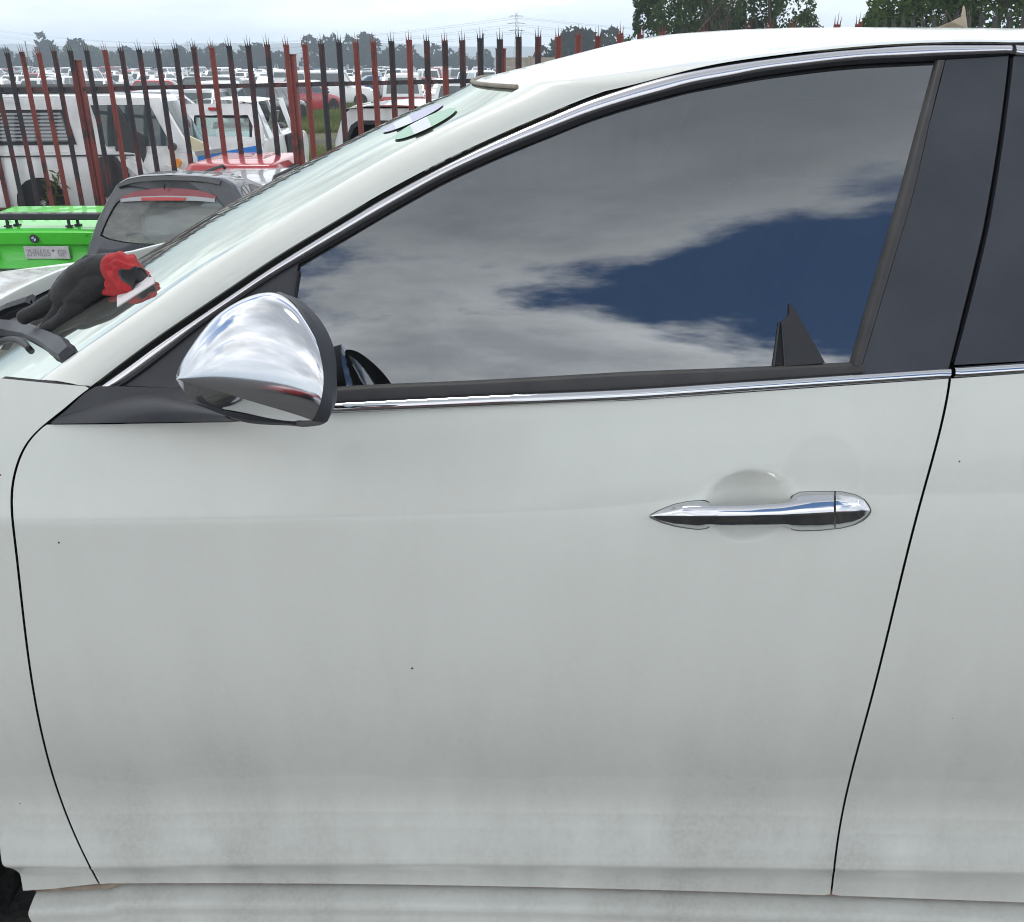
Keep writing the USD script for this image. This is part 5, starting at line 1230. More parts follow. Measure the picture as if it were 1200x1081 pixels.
prof = [(-0.02, -0.36, 0), (-0.06, -0.375, 0), (-0.085, -0.42, 0), (-0.08, -0.58, 0), (-0.03, -0.68, 0), (0.2, -0.72, 0)]
v, f = loft(grow(prof, 0.88)); local(gc, 'bumper', (v, f[:, ::-1]), 'plastic_grey', 28)
pl_c = (0.07, 0.038, GZ - 0.215)
pl = local(gc, 'number_plate', box(0.44, 0.012, 0.125, pl_c, bev=0.004), 'plate_white')
tm = meshkit.text_mesh('ZHN655', 0.062, 0.003, bold=True); v = np.array(tm.vertices); wv = v[:, 0].max()
v = np.stack([pl_c[0] - 0.20 + v[:, 0] * 0.235 / wv, pl_c[1] - 0.0062 - v[:, 2], pl_c[2] - 0.032 + v[:, 1]], 1); local(pl, 'plate_letters', (v, np.array(tm.faces)), 'plate_ink', False)
tm = meshkit.text_mesh('GP', 0.06, 0.003, bold=True); v = np.array(tm.vertices); wv = v[:, 0].max()
v = np.stack([pl_c[0] + 0.105 + v[:, 0] * 0.085 / wv, pl_c[1] - 0.0062 - v[:, 2], pl_c[2] - 0.032 + v[:, 1]], 1); local(pl, 'plate_letters', (v, np.array(tm.faces)), 'plate_ink', False)
local(pl, 'plate_crest', (lambda t: (np.stack([pl_c[0] + 0.068 + t[0][:, 0], pl_c[1] - 0.0068 - t[0][:, 2], pl_c[2] + 0.02 + t[0][:, 1]], 1), t[1]))((lambda e: (np.array(e.vertices), np.array(e.faces)))(trimesh.creation.extrude_polygon(Polygon([(0.013 * (1 if i % 2 == 0 else 0.5) * math.sin(i * math.pi / 5), 0.013 * (1 if i % 2 == 0 else 0.5) * math.cos(i * math.pi / 5)) for i in range(10)]), 0.003, engine='earcut'))), 'ink', False)
em_c = np.array([-0.01, 0.0045, GZ - 0.075])
em = thing('badge', parent=gc)
def disc(r0, r1, th, a0=0, a1=2 * math.pi, n=28):
    an = np.linspace(a0, a1, n)
    return loft([[(em_c[0] + r * math.cos(a), em_c[1] - y, em_c[2] + r * math.sin(a)) for a in an] for r, y in ((r1, -0.01), (r1, th), (r0, th), (r0, -0.01))])
local(em, 'ring', disc(0.026, 0.041, 0.010), 'ink', 30); local(em, 'rim', disc(0.0235, 0.027, 0.0125), 'chrome', 30)
for q in range(4): local(em, 'quarter', disc(0.001, 0.024, 0.009, q * math.pi / 2, (q + 1) * math.pi / 2, 8), 'sticker_white' if q % 2 else 'paint_blue', False)
tm = meshkit.text_mesh('THE UP', 0.024, 0.003, bold=True); v = np.array(tm.vertices)
v = np.stack([0.385 + v[:, 0], 0.022 - v[:, 2] + 0.10 * 0.2, GZ - 0.062 + v[:, 1]], 1); local(gc, 'boot_lettering', (v, np.array(tm.faces)), 'ink', False)
local(gc, 'spoiler', box(1.72, 0.10, 0.062, (0.0, 0.16, GZ + 0.115), bev=0.008), 'paint_black')
for x in (-0.95, -0.30, 0.30, 0.82):
    for y in (0.12, 0.19):
        local(gc, 'spoiler_foot', cat_([box(0.022, 0.022, 0.07, (x + (y - 0.12) * 0.8, y, GZ + 0.055)), box(0.06, 0.05, 0.014, (x + (y - 0.12) * 0.8, y, GZ + 0.022 + y * 0.03))]), 'rubber', False)

# loose panels leaning about behind the fence
def slab(px, d, th, name, material, label, cat, lean=0.0, smooth=False):
    P0 = np.array([at_d(u, v, d) for u, v in px]); z0 = P0[:, 2].min()
    e = trimesh.creation.extrude_polygon(Polygon(P0[:, [0, 2]]).buffer(0), th, engine='earcut'); v = np.array(e.vertices)
    v = np.stack([v[:, 0], P0[0, 1] + v[:, 2] + lean * (v[:, 1] - z0) + 0.03 * np.sin(v[:, 0] * 5), v[:, 1]], 1)
    return obj(name, (v, np.array(e.faces)[:, ::-1]), material, None, smooth, label, cat)
mat('board_blue', (0.03, 0.24, 0.72), 0.4); mat('foam_cream', (0.72, 0.66, 0.46), 0.9, vary=(0.6, 0.54, 0.36), nscale=5); mat('plastic_orange', (0.75, 0.28, 0.03), 0.5)
slab([(131, 119), (136, 127), (152, 152), (168, 160), (170, 182), (166, 196), (136, 184), (131, 150)], 15.0, 0.05, 'bumper_panel', 'plastic_grey', 'torn black bumper panel with a pointed top leaning behind the fence', 'car panel', 0.05)
slab([(113, 186), (124, 182), (134, 184), (150, 205), (152, 228), (116, 232), (112, 210)], 14.9, 0.35, 'plastic_bin', 'paint_black', 'black plastic tub behind the fence beside the white pickup cab', 'tub', 0.05)
slab([(140, 190), (150, 186), (166, 198), (178, 212), (172, 216), (158, 205)], 14.85, 0.06, 'bent_panel', 'paint_white', 'bent white body panel lying over the black tub', 'car panel', 0.1)
slab([(196, 154), (203, 151), (243, 171), (238, 178), (214, 181), (198, 170)], 15.3, 0.08, 'foam_panel', 'foam_cream', 'cream foam panel stuck out of the gutted white shell', 'panel', 0.1)
slab([(196, 196), (208, 186), (212, 190), (210, 196), (198, 201)], 14.9, 0.1, 'orange_lamp', 'plastic_orange', 'orange lamp lens lying above the red car roof', 'lamp lens')
slab([(176, 203), (196, 193), (212, 200), (190, 212)], 14.8, 0.1, 'white_fragment', 'paint_white', 'white body fragment beneath the orange lamp lens', 'car panel')
sb_px = [(231, 183.5), (300, 171), (304, 172), (312, 185), (311, 192), (232, 193)]
sign = thing('sign_board', 'blue sign board with white lettering lying against the gutted white shell', 'sign')
d_s = 14.75
P0 = np.array([at_d(u, v, d_s) for u, v in sb_px]); e = trimesh.creation.extrude_polygon(Polygon(P0[:, [0, 2]]), 0.03, engine='earcut'); v = np.array(e.vertices)
obj('board', (np.stack([v[:, 0], P0[0, 1] + v[:, 2], v[:, 1]], 1), np.array(e.faces)[:, ::-1]), 'board_blue', sign, False)
tm = meshkit.text_mesh('TOWING AND COURIER', 0.075, 0.004, bold=True); v = np.array(tm.vertices); a = at_d(241, 193.5, d_s); b = at_d(311, 186.5, d_s); wv = v[:, 0].max(); dirx = (b - a)
v = np.stack([a[0] + dirx[0] * v[:, 0] / wv, np.full(len(v), P0[0, 1] - 0.003) - v[:, 2], a[2] + dirx[2] * v[:, 0] / wv + v[:, 1]], 1)
obj('sign_lettering', (v, np.array(tm.faces)), 'sticker_white', sign, False)
stp = np.array([at_d(u, v, d_s) for u, v in [(228, 178), (262, 173.5), (262, 178.5), (230, 184)]]); e = trimesh.creation.extrude_polygon(Polygon(stp[:, [0, 2]]), 0.03, engine='earcut'); v = np.array(e.vertices)
obj('bright_strip', (np.stack([v[:, 0], P0[0, 1] - 0.006 + v[:, 2], v[:, 1]], 1), np.array(e.faces)[:, ::-1]), 'paint_silver', sign, False)

# ------------------------------------------------------------------ palisade fence
def fence_mat(name, red, black, lo, hi):
    M[name] = usdkit.material(stage, '/World/Looks/' + name, {
        'g': ('geometry', {}), 'mp': ('mapping', {'scale': (2.3, 2.3, 1.1)}), 'n': ('noise_texture', {'scale': 1.6, 'detail': 8.0, 'roughness': 0.62}), 'nf': ('noise_texture', {'scale': 26.0, 'detail': 4.0, 'roughness': 0.7}),
        'ad': ('math', {'math_type': 'multiply_add', 'value2': 0.22}), 'mr': ('map_range', {'from_min': lo, 'from_max': hi, 'to_min': 0.0, 'to_max': 1.0, 'clamp': True}),
        'c': ('mix_color', {'a': black, 'b': red}), 'c2': ('mix_color', {'b': (0.10, 0.03, 0.02)}), 'm3': ('map_range', {'from_min': 0.55, 'from_max': 0.75, 'to_min': 0.0, 'to_max': 0.7, 'clamp': True}), 'p': ('principled_bsdf', {'roughness': 0.6})},
        [('g.position', 'mp.vector'), ('mp.vector', 'n.vector'), ('g.position', 'nf.vector'), ('nf.fac', 'ad.value1'), ('n.fac', 'ad.value3'), ('ad.value', 'mr.value'), ('mr.result', 'c.fac'), ('c.result', 'c2.a'), ('nf.fac', 'm3.value'), ('m3.result', 'c2.fac'), ('c2.result', 'p.base_color')], surface='p.BSDF')
fence_mat('fence_mixed', (0.14, 0.030, 0.025), (0.024, 0.02, 0.022), 0.57, 0.66)
fence_mat('fence_red', (0.19, 0.042, 0.032), (0.03, 0.02, 0.02), 0.47, 0.55)
fence_mat('fence_dark', (0.10, 0.028, 0.026), (0.02, 0.021, 0.026), 0.60, 0.72)
fence_mat('fence_grey', (0.06, 0.055, 0.055), (0.035, 0.037, 0.043), 0.5, 0.6)
def pale_mesh(o, t, z0, z1, w=0.084):
    """W-shaped steel pale with a three pointed splayed head; o: foot, t: unit direction along the fence"""
    t = np.array([t[0], t[1], 0.0]); n = np.array([-t[1], t[0], 0.0])
    if n[1] > 0: n = -n
    sec = [(-w / 2, 0.0), (-w / 2 + 0.008, 0.012), (-w * 0.16, 0.004), (0, 0.020), (w * 0.16, 0.004), (w / 2 - 0.008, 0.012), (w / 2, 0.0)]
    def ring(z, k=1.0):
        f_ = [o + t * a * k + n * b + np.array([0, 0, z]) for a, b in sec]; return f_ + [p - n * 0.004 for p in f_[::-1]]
    zs = z1 - 0.15
    parts = [loft([ring(z0), ring((z0 + zs) / 2), ring(zs)], closed=True, caps=True)]
    for c, sp, h in ((-0.029, -0.012, 0.11), (0.0, 0.002, 0.15), (0.029, 0.014, 0.11)):
        a = o + t * c; ww = 0.013; yb = n * (0.012)
        q = [a - t * ww + yb, a + yb * 1.4, a + t * ww + yb, a + yb * 0.3]
        q = [p + np.array([0, 0, zs - 0.03]) for p in q]; tip = o + t * (c + sp) + n * (0.03) + np.array([0, 0, zs + h])
        mid = [p * 0.45 + (o + t * (c + sp * 0.5) + n * 0.015 + np.array([0, 0, zs + h * 0.55])) * 0.55 for p in q]
        V = np.array(q + mid + [tip]); F = []
        for i in range(4):
            j = (i + 1) % 4; F += [[i, j, 4 + j], [i, 4 + j, 4 + i], [4 + i, 4 + j, 8]]
        parts.append((V, np.array(F)))
    return cat_(parts)
fence = thing('palisade_fence', 'long steel palisade fence of spiked red and black pales running behind the wrecks', 'fence')
FA, FB = np.array([-9.1, 14.0]), np.array([4.35, 11.25])         # ends, on the ground
fd = FB - FA; flen = np.linalg.norm(fd); ft = fd / flen
def ftop(s_): 
    P = FA + ft * s_; return np.interp(P[0], [-9, -7.3, -0.3, 1.6, 4.4], [1.66, 1.665, 1.82, 1.86, 1.96])
# posts stand where the photograph's columns 85, 340 and 587 meet the fence
def s_at(u):
    q = ray(u, 90); A_ = np.array([[q[0], -ft[0]], [q[1], -ft[1]]]); r = np.linalg.solve(A_, FA - CAM[:2]); return r[1]
posts = [s_at(91), s_at(342), s_at(587)]
print('post spacing', np.diff(posts))
sp_ = np.diff(posts).mean(); posts = [posts[0] - sp_] + posts + [posts[-1] + sp_ * k for k in (1, 2)]
posts = [p for p in posts if 0 <= p <= flen + 0.1]
R3 = random.Random(3)
allp = []
for i, p in enumerate(posts[:-1] + [posts[-1]]):
    q = posts[i + 1] if i + 1 < len(posts) else p + sp_
    n = 12
    for k in range(n): allp.append(p + 0.16 + (q - p - 0.0) * (k + 0.28) / n - 0.0)
for k in range(12): allp.append(posts[0] - sp_ + 0.16 + sp_ * (k + 0.28) / 12)
for s_ in allp:
    if s_ < -0.3 or s_ > flen: continue
    P = FA + ft * s_; o = np.array([P[0] + R3.uniform(-.01, .01), P[1] - 0.03, 0]); z1 = ftop(s_) + R3.uniform(-0.012, 0.012)
    obj('pale', pale_mesh(o, ft, float(ground_z(*P)) + 0.05, z1), R3.choice(['fence_mixed', 'fence_mixed', 'fence_dark', 'fence_dark', 'fence_red'] if P[0] < -3.5 else ['fence_mixed', 'fence_red', 'fence_red', 'fence_dark']), fence, False)
for s_ in posts:
    P = FA + ft * s_; z0 = float(ground_z(*P)) - 0.3; z1 = ftop(s_) - 0.28
    pm = cat_([box(0.125, 0.09, z1 - z0, (P[0], P[1] + 0.045, (z0 + z1) / 2), rz=math.degrees(math.atan2(ft[1], ft[0])), bev=0.008), box(0.137, 0.10, 0.014, (P[0], P[1] + 0.045, z1 + 0.004), rz=math.degrees(math.atan2(ft[1], ft[0])))])
    obj('post', pm, 'fence_red', fence, False)
for off, nm in ((-0.66, 'rail'), (-2.42, 'rail')):
    for i in range(len(posts)):
        s0 = posts[i] + 0.0625 if i >= 0 else -0.3; s1 = (posts[i + 1] if i + 1 < len(posts) else flen) - 0.0625
        rows = []
        for s_ in np.linspace(s0, s1, 3):
            P = FA + ft * s_; z = ftop(s_) + off if off > -2 else float(ground_z(*P)) + 0.10
            rows.append([(P[0], P[1] - 0.012 + a, z + b) for a, b in ((0, -0.028), (0.04, -0.028), (0.04, 0.028), (0, 0.028))])
        obj('rail', loft(rows, closed=True, caps=True), 'fence_dark', fence, False)
    rows = []
    for s_ in np.linspace(-0.3, posts[0] - 0.0625, 3):
        P = FA + ft * s_; z = ftop(s_) + off if off > -2 else float(ground_z(*P)) + 0.10
        rows.append([(P[0], P[1] - 0.012 + a, z + b) for a, b in ((0, -0.028), (0.04, -0.028), (0.04, 0.028), (0, 0.028))])
    obj('rail', loft(rows, closed=True, caps=True), 'fence_dark', fence, False)
# the return along the right hand side, coming towards the viewer
fence2 = thing('palisade_fence', 'dark grey palisade fence coming towards the viewer above the rear of the car roof', 'fence')
GA, GB = np.array([4.37, 11.1]), np.array([4.72, 5.2]); gd = GB - GA; gl_ = np.linalg.norm(gd); gt = gd / gl_
n = int(gl_ / 0.235)
for k in range(n):
    P = GA + gt * (0.12 + k * 0.235); z0 = float(ground_z(*P)) + 0.05
    o = np.array([P[0] - 0.03, P[1], 0])
    obj('pale', pale_mesh(o, gt, z0, 1.92 + R3.uniform(-.015, .015) + 0.0 * k, 0.066), 'fence_grey', fence2, False)
for k in range(3):
    P = GA + gt * (k * gl_ / 2); z0 = float(ground_z(*P)) - 0.3
    obj('post', box(0.10, 0.10, 1.66 - z0, (P[0] + 0.06, P[1], (1.66 + z0) / 2), bev=0.008), 'fence_grey', fence2, False)
for zz in (1.28, None):
    r = []
    for q in (0, 0.5, 1):
        P = GA + gd * q; z = zz if zz else float(ground_z(*P)) + 0.25
        r.append([(P[0] + a, P[1], z + b) for a, b in ((-0.012, -0.028), (0.03, -0.028), (0.03, 0.028), (-0.012, 0.028))])
    obj('rail', loft(r, closed=True, caps=True), 'fence_grey', fence2, False)
# torn cardboard caught on it
mat('cardboard', (0.55, 0.47, 0.36), 0.9, vary=(0.42, 0.34, 0.25), nscale=12)
cb = [at_d(u, v, 9.2) for u, v in [(1096, 33), (1112, 26), (1124, 20), (1126.5, 7), (1128.5, 9), (1134, 34)]]
e = trimesh.creation.extrude_polygon(Polygon([(p[0], p[2]) for p in cb]), 0.012, engine='earcut'); v = np.array(e.vertices)
obj('cardboard_scrap', (np.stack([v[:, 0], cb[0][1] + v[:, 2] + 0.06 * np.sin(9 * v[:, 0]), v[:, 1]], 1), np.array(e.faces)[:, ::-1]), 'cardboard', None, False, 'torn beige cardboard scrap with a pointed corner caught on the grey fence', 'cardboard')

# ------------------------------------------------------------------ trees, hills, pylons, wall
def leaf_mat(name, a, b):
    M[name] = usdkit.material(stage, '/World/Looks/' + name, {
        'g': ('geometry', {}), 'n': ('noise_texture', {'scale': 0.9, 'detail': 3.0}), 'r': ('rgb_ramp', {'ramp': [(0.3, a), (0.7, b)]}), 'hs': ('hsv', {}), 'mv': ('map_range', {'from_min': 0.0, 'from_max': 1.0, 'to_min': 0.7, 'to_max': 1.35}),
        'd': ('diffuse_bsdf', {}), 't': ('translucent_bsdf', {}), 'm': ('mix_closure', {'fac': 0.28})},
        [('g.position', 'n.vector'), ('n.fac', 'r.fac'), ('r.color', 'hs.color'), ('g.random_per_island', 'mv.value'), ('mv.result', 'hs.value'), ('hs.color', 'd.color'), ('hs.color', 't.color'), ('d.BSDF', 'm.closure1'), ('t.BSDF', 'm.closure2')], surface='m.closure')
leaf_mat('leaf_green', (0.06, 0.105, 0.032), (0.12, 0.175, 0.06))
leaf_mat('leaf_far', (0.022, 0.040, 0.022), (0.045, 0.068, 0.034))
leaf_mat('leaf_dry', (0.09, 0.085, 0.035), (0.16, 0.14, 0.065))
leaf_mat('grass_leaf', (0.14, 0.21, 0.05), (0.30, 0.31, 0.12))
mat('bark', (0.10, 0.075, 0.055), 0.9, vary=(0.06, 0.045, 0.035), nscale=12)
def crown(center, radii, nleaf, size, rng, lobes=9, seed=0):
    c = np.asarray(center, float); radii = np.asarray(radii, float)
    L_ = rng.normal(size=(lobes, 3)); L_ /= np.linalg.norm(L_, axis=1, keepdims=True)
    lc = L_ * rng.uniform(0.35, 0.8, (lobes, 1)); lr = rng.uniform(0.3, 0.52, lobes)
    k = rng.integers(0, lobes, nleaf)
    q = rng.normal(size=(nleaf, 3)); q /= np.linalg.norm(q, axis=1, keepdims=True)
    p = lc[k] + q * (lr[k] * rng.uniform(0.55, 1.0, nleaf) ** 0.5)[:, None]
    p = p[meshkit.fbm(p * 4 + seed, 2, seed) > 0.40]
    p = c + p * radii; n = len(p)
    a = rng.normal(size=(n, 3)); a /= np.linalg.norm(a, axis=1, keepdims=True); b = np.cross(a, rng.normal(size=(n, 3))); b /= np.linalg.norm(b, axis=1, keepdims=True)
    s_ = size * rng.uniform(0.6, 1.35, n)[:, None]
    V = np.stack([p - a * s_, p + b * s_ * 0.45, p + a * s_, p - b * s_ * 0.45], 1).reshape(-1, 3); i = np.arange(n)[:, None] * 4
    return V, np.vstack([i + [0, 1, 2], i + [0, 2, 3]])
def tree(name, loc, h, rad, nleaf, size, material, label, group=None, seed=0, cat='tree', lobes=9, low=0.25):
    rng = np.random.default_rng(100 + seed); t = thing(name, label, cat, group, loc)
    obj('crown', crown((0, 0, h * (0.5 + low / 2)), (rad, rad, h * (0.5 - low / 2) * 1.08), nleaf, size, rng, lobes, seed), material, t, False)
    st_ = [tube(smooth_line([(0, 0, -0.3), (0.02 * h, 0, h * 0.25), (0.0, 0.03 * h, h * 0.55), (0.03 * h, 0, h * 0.8)], 8), np.linspace(0.035 * h, 0.008 * h, 8), 7)]
    for k in range(5):
        a = rng.uniform(0, 6.28); z0 = h * rng.uniform(0.25, 0.5); r_ = rad * rng.uniform(0.5, 0.8)
        st_.append(tube([(0, 0, z0), (r_ * .5 * math.cos(a), r_ * .5 * math.sin(a), z0 + h * .14), (r_ * math.cos(a), r_ * math.sin(a), z0 + h * .3)], [0.014 * h, 0.009 * h, 0.004 * h], 5))
    obj('trunk', cat_(st_), 'bark', t, True)
    return t
# near right hand trees
tree('broadleaf_tree', spot(788, 33, -0.1), 5.2, 1.75, 15000, 0.075, 'leaf_green', 'leafy tree with brown dead branches rising over the middle of the car roof', seed=1, low=0.05)
tree('broadleaf_tree', spot(838, 35, -0.1), 5.8, 1.7, 15000, 0.075, 'leaf_green', 'tall green tree in the middle of the clump above the car roof', seed=2, low=0.05)
tree('broadleaf_tree', spot(898, 34, -0.1), 5.6, 1.9, 15000, 0.075, 'leaf_green', 'green tree at the right end of the clump above the car roof', seed=3, low=0.05)
tree('broadleaf_tree', spot(1052, 22, -0.1), 4.1, 1.7, 18000, 0.06, 'leaf_green', 'bushy green tree behind the corner of the grey fence', seed=4, low=0.0)
tree('broadleaf_tree', spot(1150, 21, -0.1), 4.4, 2.0, 18000, 0.06, 'leaf_green', 'bushy green tree behind the grey fence at the right edge of the view', seed=5, low=0.0)
tree('broadleaf_tree', spot(985, 30, -0.1), 3.2, 1.1, 2600, 0.10, 'leaf_green', 'low pale bush showing in the gap between the two tree clumps', seed=6, low=0.0, cat='bush')
tree('broadleaf_tree', spot(960, 33, -0.1), 3.1, 1.0, 2200, 0.10, 'leaf_green', 'low bush at the foot of the tree clump beside the open sky', seed=7, low=0.0, cat='bush')
# dead branches in the first of them
br = thing('dead_branch', 'bare brown broken branches hanging in front of the tree over the car roof', 'branch', None, spot(790, 31))
rb = np.random.default_rng(4)
bs = [tube([(0.2, 0, 2.3), (0.7, -0.1, 2.9), (1.3, -0.1, 3.6)], [0.03, 0.025, 0.01], 5), tube([(0.6, 0, 2.3), (1.2, 0, 2.7), (1.6, 0, 2.5)], [0.03, 0.02, 0.008], 5), tube([(-0.3, 0, 2.2), (0.1, 0, 2.7), (0.3, 0, 2.75)], [0.03, 0.02, 0.01], 5)]
for k in range(26):
    a = rb.uniform([0.6, -0.2, 2.9], [1.6, 0.2, 3.7]); bs.append(tube([a, a + rb.uniform([-.2, -.1, -.7], [.3, .1, -.3]), a + rb.uniform([-.2, -.1, -1.1], [.4, .1, -.6])], [0.012, 0.009, 0.004], 4))
obj('branch', cat_(bs), 'bark', br, True)
# middle clump beside the concrete wall
for i, (u, d, h, r_) in enumerate([(652, 120, 5.2, 3.0), (676, 118, 6.6, 3.6), (700, 116, 7.0, 3.8), (722, 121, 5.4, 3.0)]):
    tree('broadleaf_tree', spot(u, d, -0.2), h, r_, 1800, 0.42, 'leaf_far', ['left end tree', 'second tree', 'tallest tree', 'right end tree'][i] + ' of the grey green clump above the concrete wall', seed=20 + i, low=0.0)
# tree line across the far side of the yard
TL = [(-30, 5.5), (-4, 6.5), (14, 4.5), (30, 4.5), (58, 7.4), (66, 6.0), (84, 6.6), (100, 7.2), (112, 4.8), (124, 5.4), (140, 4.6), (150, 5.6), (164, 5.4), (180, 6.0), (196, 5.4), (208, 6.0), (226, 5.2), (240, 4.8), (252, 5.6), (268, 6.0), (286, 5.6), (300, 5.2), (312, 5.6), (324, 5.0), (366, 7.8), (388, 7.4), (396, 6.2), (410, 5.4), (420, 8.0), (432, 8.6), (446, 5.8), (458, 4.4), (476, 5.6), (500, 4.2), (522, 6.4), (536, 4.8), (548, 5.0), (566, 4.2)]
TLB = {1: 'far dark tree in the tree line beyond the car rows'}
for i, (u, h) in enumerate(TL):
    d = 232 + 6 * math.sin(i * 1.7)
    where = 'left of the first red fence post' if u < 85 else 'between the first red post and the small pylon' if u < 222 else 'between the small pylon and the second red post' if u < 340 else 'just right of the second red post' if u < 440 else 'left of the tall pylon'
    size = 'tall' if h >= 6.6 else 'middling' if h >= 5.4 else 'low'
    tree('far_tree', spot(u, d, -0.2), h + 1.0, 3.0 + 0.8 * math.sin(i * 2.3) ** 2, 520, 0.75, 'leaf_far' if i not in (6, 8, 9, 10) else 'leaf_green', f'{size} tree of the far line {where}', f'{size} far trees {where}', seed=40 + i, low=0.05, lobes=7)
# hills
hx = np.linspace(-1280, 1280, 120)
def hill(y0, depth, h0, seed, name):
    prof_ = h0 * (0.45 + 0.9 * meshkit.fbm(np.stack([hx / 300, 0 * hx + seed, 0 * hx], -1), 4, seed))
    rows = []
    for k, m_ in ((0, 0), (0.25, 0.55), (0.5, 1.0), (0.75, 0.7), (1, 0)):
        rows.append(np.stack([hx, np.full_like(hx, y0 + depth * k), -3 + (prof_ + 3) * m_], -1))
    obj(name, loft(rows), 'hill_scrub', None, True, kind='structure')
mat('hill_scrub', (0.06, 0.075, 0.045), 0.95, vary=(0.10, 0.10, 0.07), nscale=0.02)
hill(560, 260, 9.0, 3, 'hills'); hill(950, 450, 21, 8, 'hills')
# precast concrete wall
mat('concrete', (0.36, 0.32, 0.26), 0.9, vary=(0.26, 0.23, 0.19), nscale=3)
wall = thing('concrete_wall', 'beige precast concrete panel wall behind the fence left of the far tree clump', 'wall')
w0, w1 = np.array(spot(588, 47)), np.array(spot(790, 43)); wd = (w1 - w0)[:2]; wl_ = np.linalg.norm(wd); wt_ = wd / wl_
zt0 = at_d(588, 67.5, 47)[2]
nb = int(wl_ / 1.5)
for i in range(nb + 1):
    P = w0[:2] + wt_ * i * 1.5; zg = float(ground_z(*P))
    obj('wall_post', box(0.14, 0.14, zt0 - zg + 0.25, (P[0], P[1], (zt0 + zg) / 2 - 0.06), rz=math.degrees(math.atan2(wt_[1], wt_[0])), bev=0.01), 'concrete', wall, False)
    if i == nb: break
    Q = P + wt_ * 0.75; hgt_ = (zt0 - zg) / 6
    for k in range(6):
        obj('wall_panel', box(1.42, 0.05, hgt_ - 0.012, (Q[0], Q[1], zg + hgt_ * (k + 0.5)), rz=math.degrees(math.atan2(wt_[1], wt_[0])), bev=0.006), 'concrete', wall, False)
# power pylons, wires and a thin pole
mat('steel_far', (0.22, 0.23, 0.24), 0.6, 0.3)
def pylon(u, d, vtop, label):
    x, y, z = spot(u, d); top = at_d(u, vtop, d)[2]; h = top - z
    t = thing('power_pylon', label, 'pylon', None, (x, y, z)); r = 0.0035 * h
    legs = [tube([(sx * .075 * h, sy * .075 * h, 0), (sx * .022 * h, sy * .022 * h, h * .62), (sx * .016 * h, sy * .016 * h, h)], r, 4) for sx in (-1, 1) for sy in (-1, 1)]
    for q in legs: obj('leg', q, 'steel_far', t, False)
    bz = []
    zs_ = np.linspace(0.0, 1.0, 13)
    wz = lambda q: np.interp(q, [0, .62, 1], [.075, .022, .016]) * h
    for a, b in zip(zs_[:-1], zs_[1:]):
        for sy in (-1, 1):
            bz.append(tube([(-wz(a), sy * wz(a), a * h), (wz(b), sy * wz(b), b * h)], r * .7, 3)); bz.append(tube([(wz(a), sy * wz(a), a * h), (-wz(b), sy * wz(b), b * h)], r * .7, 3))
    obj('lattice', cat_(bz), 'steel_far', t, False)
    for q, w_ in ((0.70, .15), (0.82, .17), (0.94, .13)):
        obj('cross_arm', cat_([tube([(-w_ * h, 0, q * h), (0, 0, q * h + .02 * h), (w_ * h, 0, q * h)], r, 4), tube([(-w_ * h, 0, q * h), (w_ * h, 0, q * h)], r, 4)]), 'steel_far', t, False)
    return np.array([x, y, z]), h
pa, ha = pylon(605, 300, 15, 'tall lattice power pylon rising above the fence in the middle of the view')
pb, hb2 = pylon(223, 640, 48, 'small distant lattice pylon above the tree line on the left')
wires = thing('power_lines', 'thin power lines strung from the tall lattice pylon across the pale sky', 'power line')
for q, w_ in ((0.70, .15), (0.82, .17), (0.94, .13)):
    for s_ in (-1, 1):
        a = pa + [s_ * w_ * ha, 0, q * ha - 0.4]
        for dx, dy in ((-230, 120), (230, -60)):
            b = a + [dx, dy, 2]; k = np.linspace(0, 1, 14)[:, None]; p = a + (b - a) * k; p[:, 2] -= 4 * 7.0 * (k * (1 - k))[:, 0]
            obj('wire', tube(p, 0.035, 3, False), 'steel_far', wires, False)
def pole(u, d, vtop, label):
    x, y, z = spot(u, d); h = at_d(u, vtop, d)[2] - z
    t = thing('utility_pole', label, 'pole', None, (x, y, z)); obj('shaft', tube([(0, 0, -.2), (0, 0, h)], [0.07, 0.05], 6), 'steel_far', t, True); obj('cap', box(0.16, 0.16, 0.05, (0, 0, h)), 'steel_far', t, False)
pole(567, 70, 40, 'thin grey pole just left of the third red fence post'); pole(37, 110, 49, 'thin pole standing in the far rows on the left')

# grass between the wrecks
def grass_patch(name, cells, n, hgt_, material, label_kind='stuff', seed=0):
    rng = np.random.default_rng(seed); V = []
    P = []
    for (u0, u1, d0, d1), k in zip(cells, n):
        u = rng.uniform(u0, u1, k); d = np.exp(rng.uniform(np.log(d0), np.log(d1), k)); 
        kx = d / ray(600, 100)[1]; x = (u - 600) / FPX * kx; P.append(np.stack([x, CAM[1] + d], 1))
    P = np.vstack(P); keep = meshkit.fbm(np.stack([P[:, 0] * .35, P[:, 1] * .18, 0 * P[:, 0]], -1), 3, 4) > 0.45; P = P[keep]; m = len(P)
    z = ground_z(P[:, 0], P[:, 1]); a = rng.uniform(0, 6.28, m); w_ = 0.012 + 0.0007 * P[:, 1]; h_ = hgt_ * rng.uniform(.5, 1.3, m)
    b = np.stack([P[:, 0], P[:, 1], z - 0.03], 1); dx = np.stack([np.cos(a) * w_, np.sin(a) * w_, 0 * a], 1); lean = np.stack([rng.normal(0, .3, m) * h_, rng.normal(0, .3, m) * h_, h_], 1)
    V = np.stack([b - dx, b + dx, b + lean], 1).reshape(-1, 3); obj(name, (V, np.arange(3 * m).reshape(-1, 3)), material, None, False, kind=label_kind)
grass_patch('grass', [(335, 640, 30, 62), (-60, 350, 15, 40), (330, 560, 16, 30)], [70000, 9000, 9000], 0.30, 'grass_leaf', seed=1)
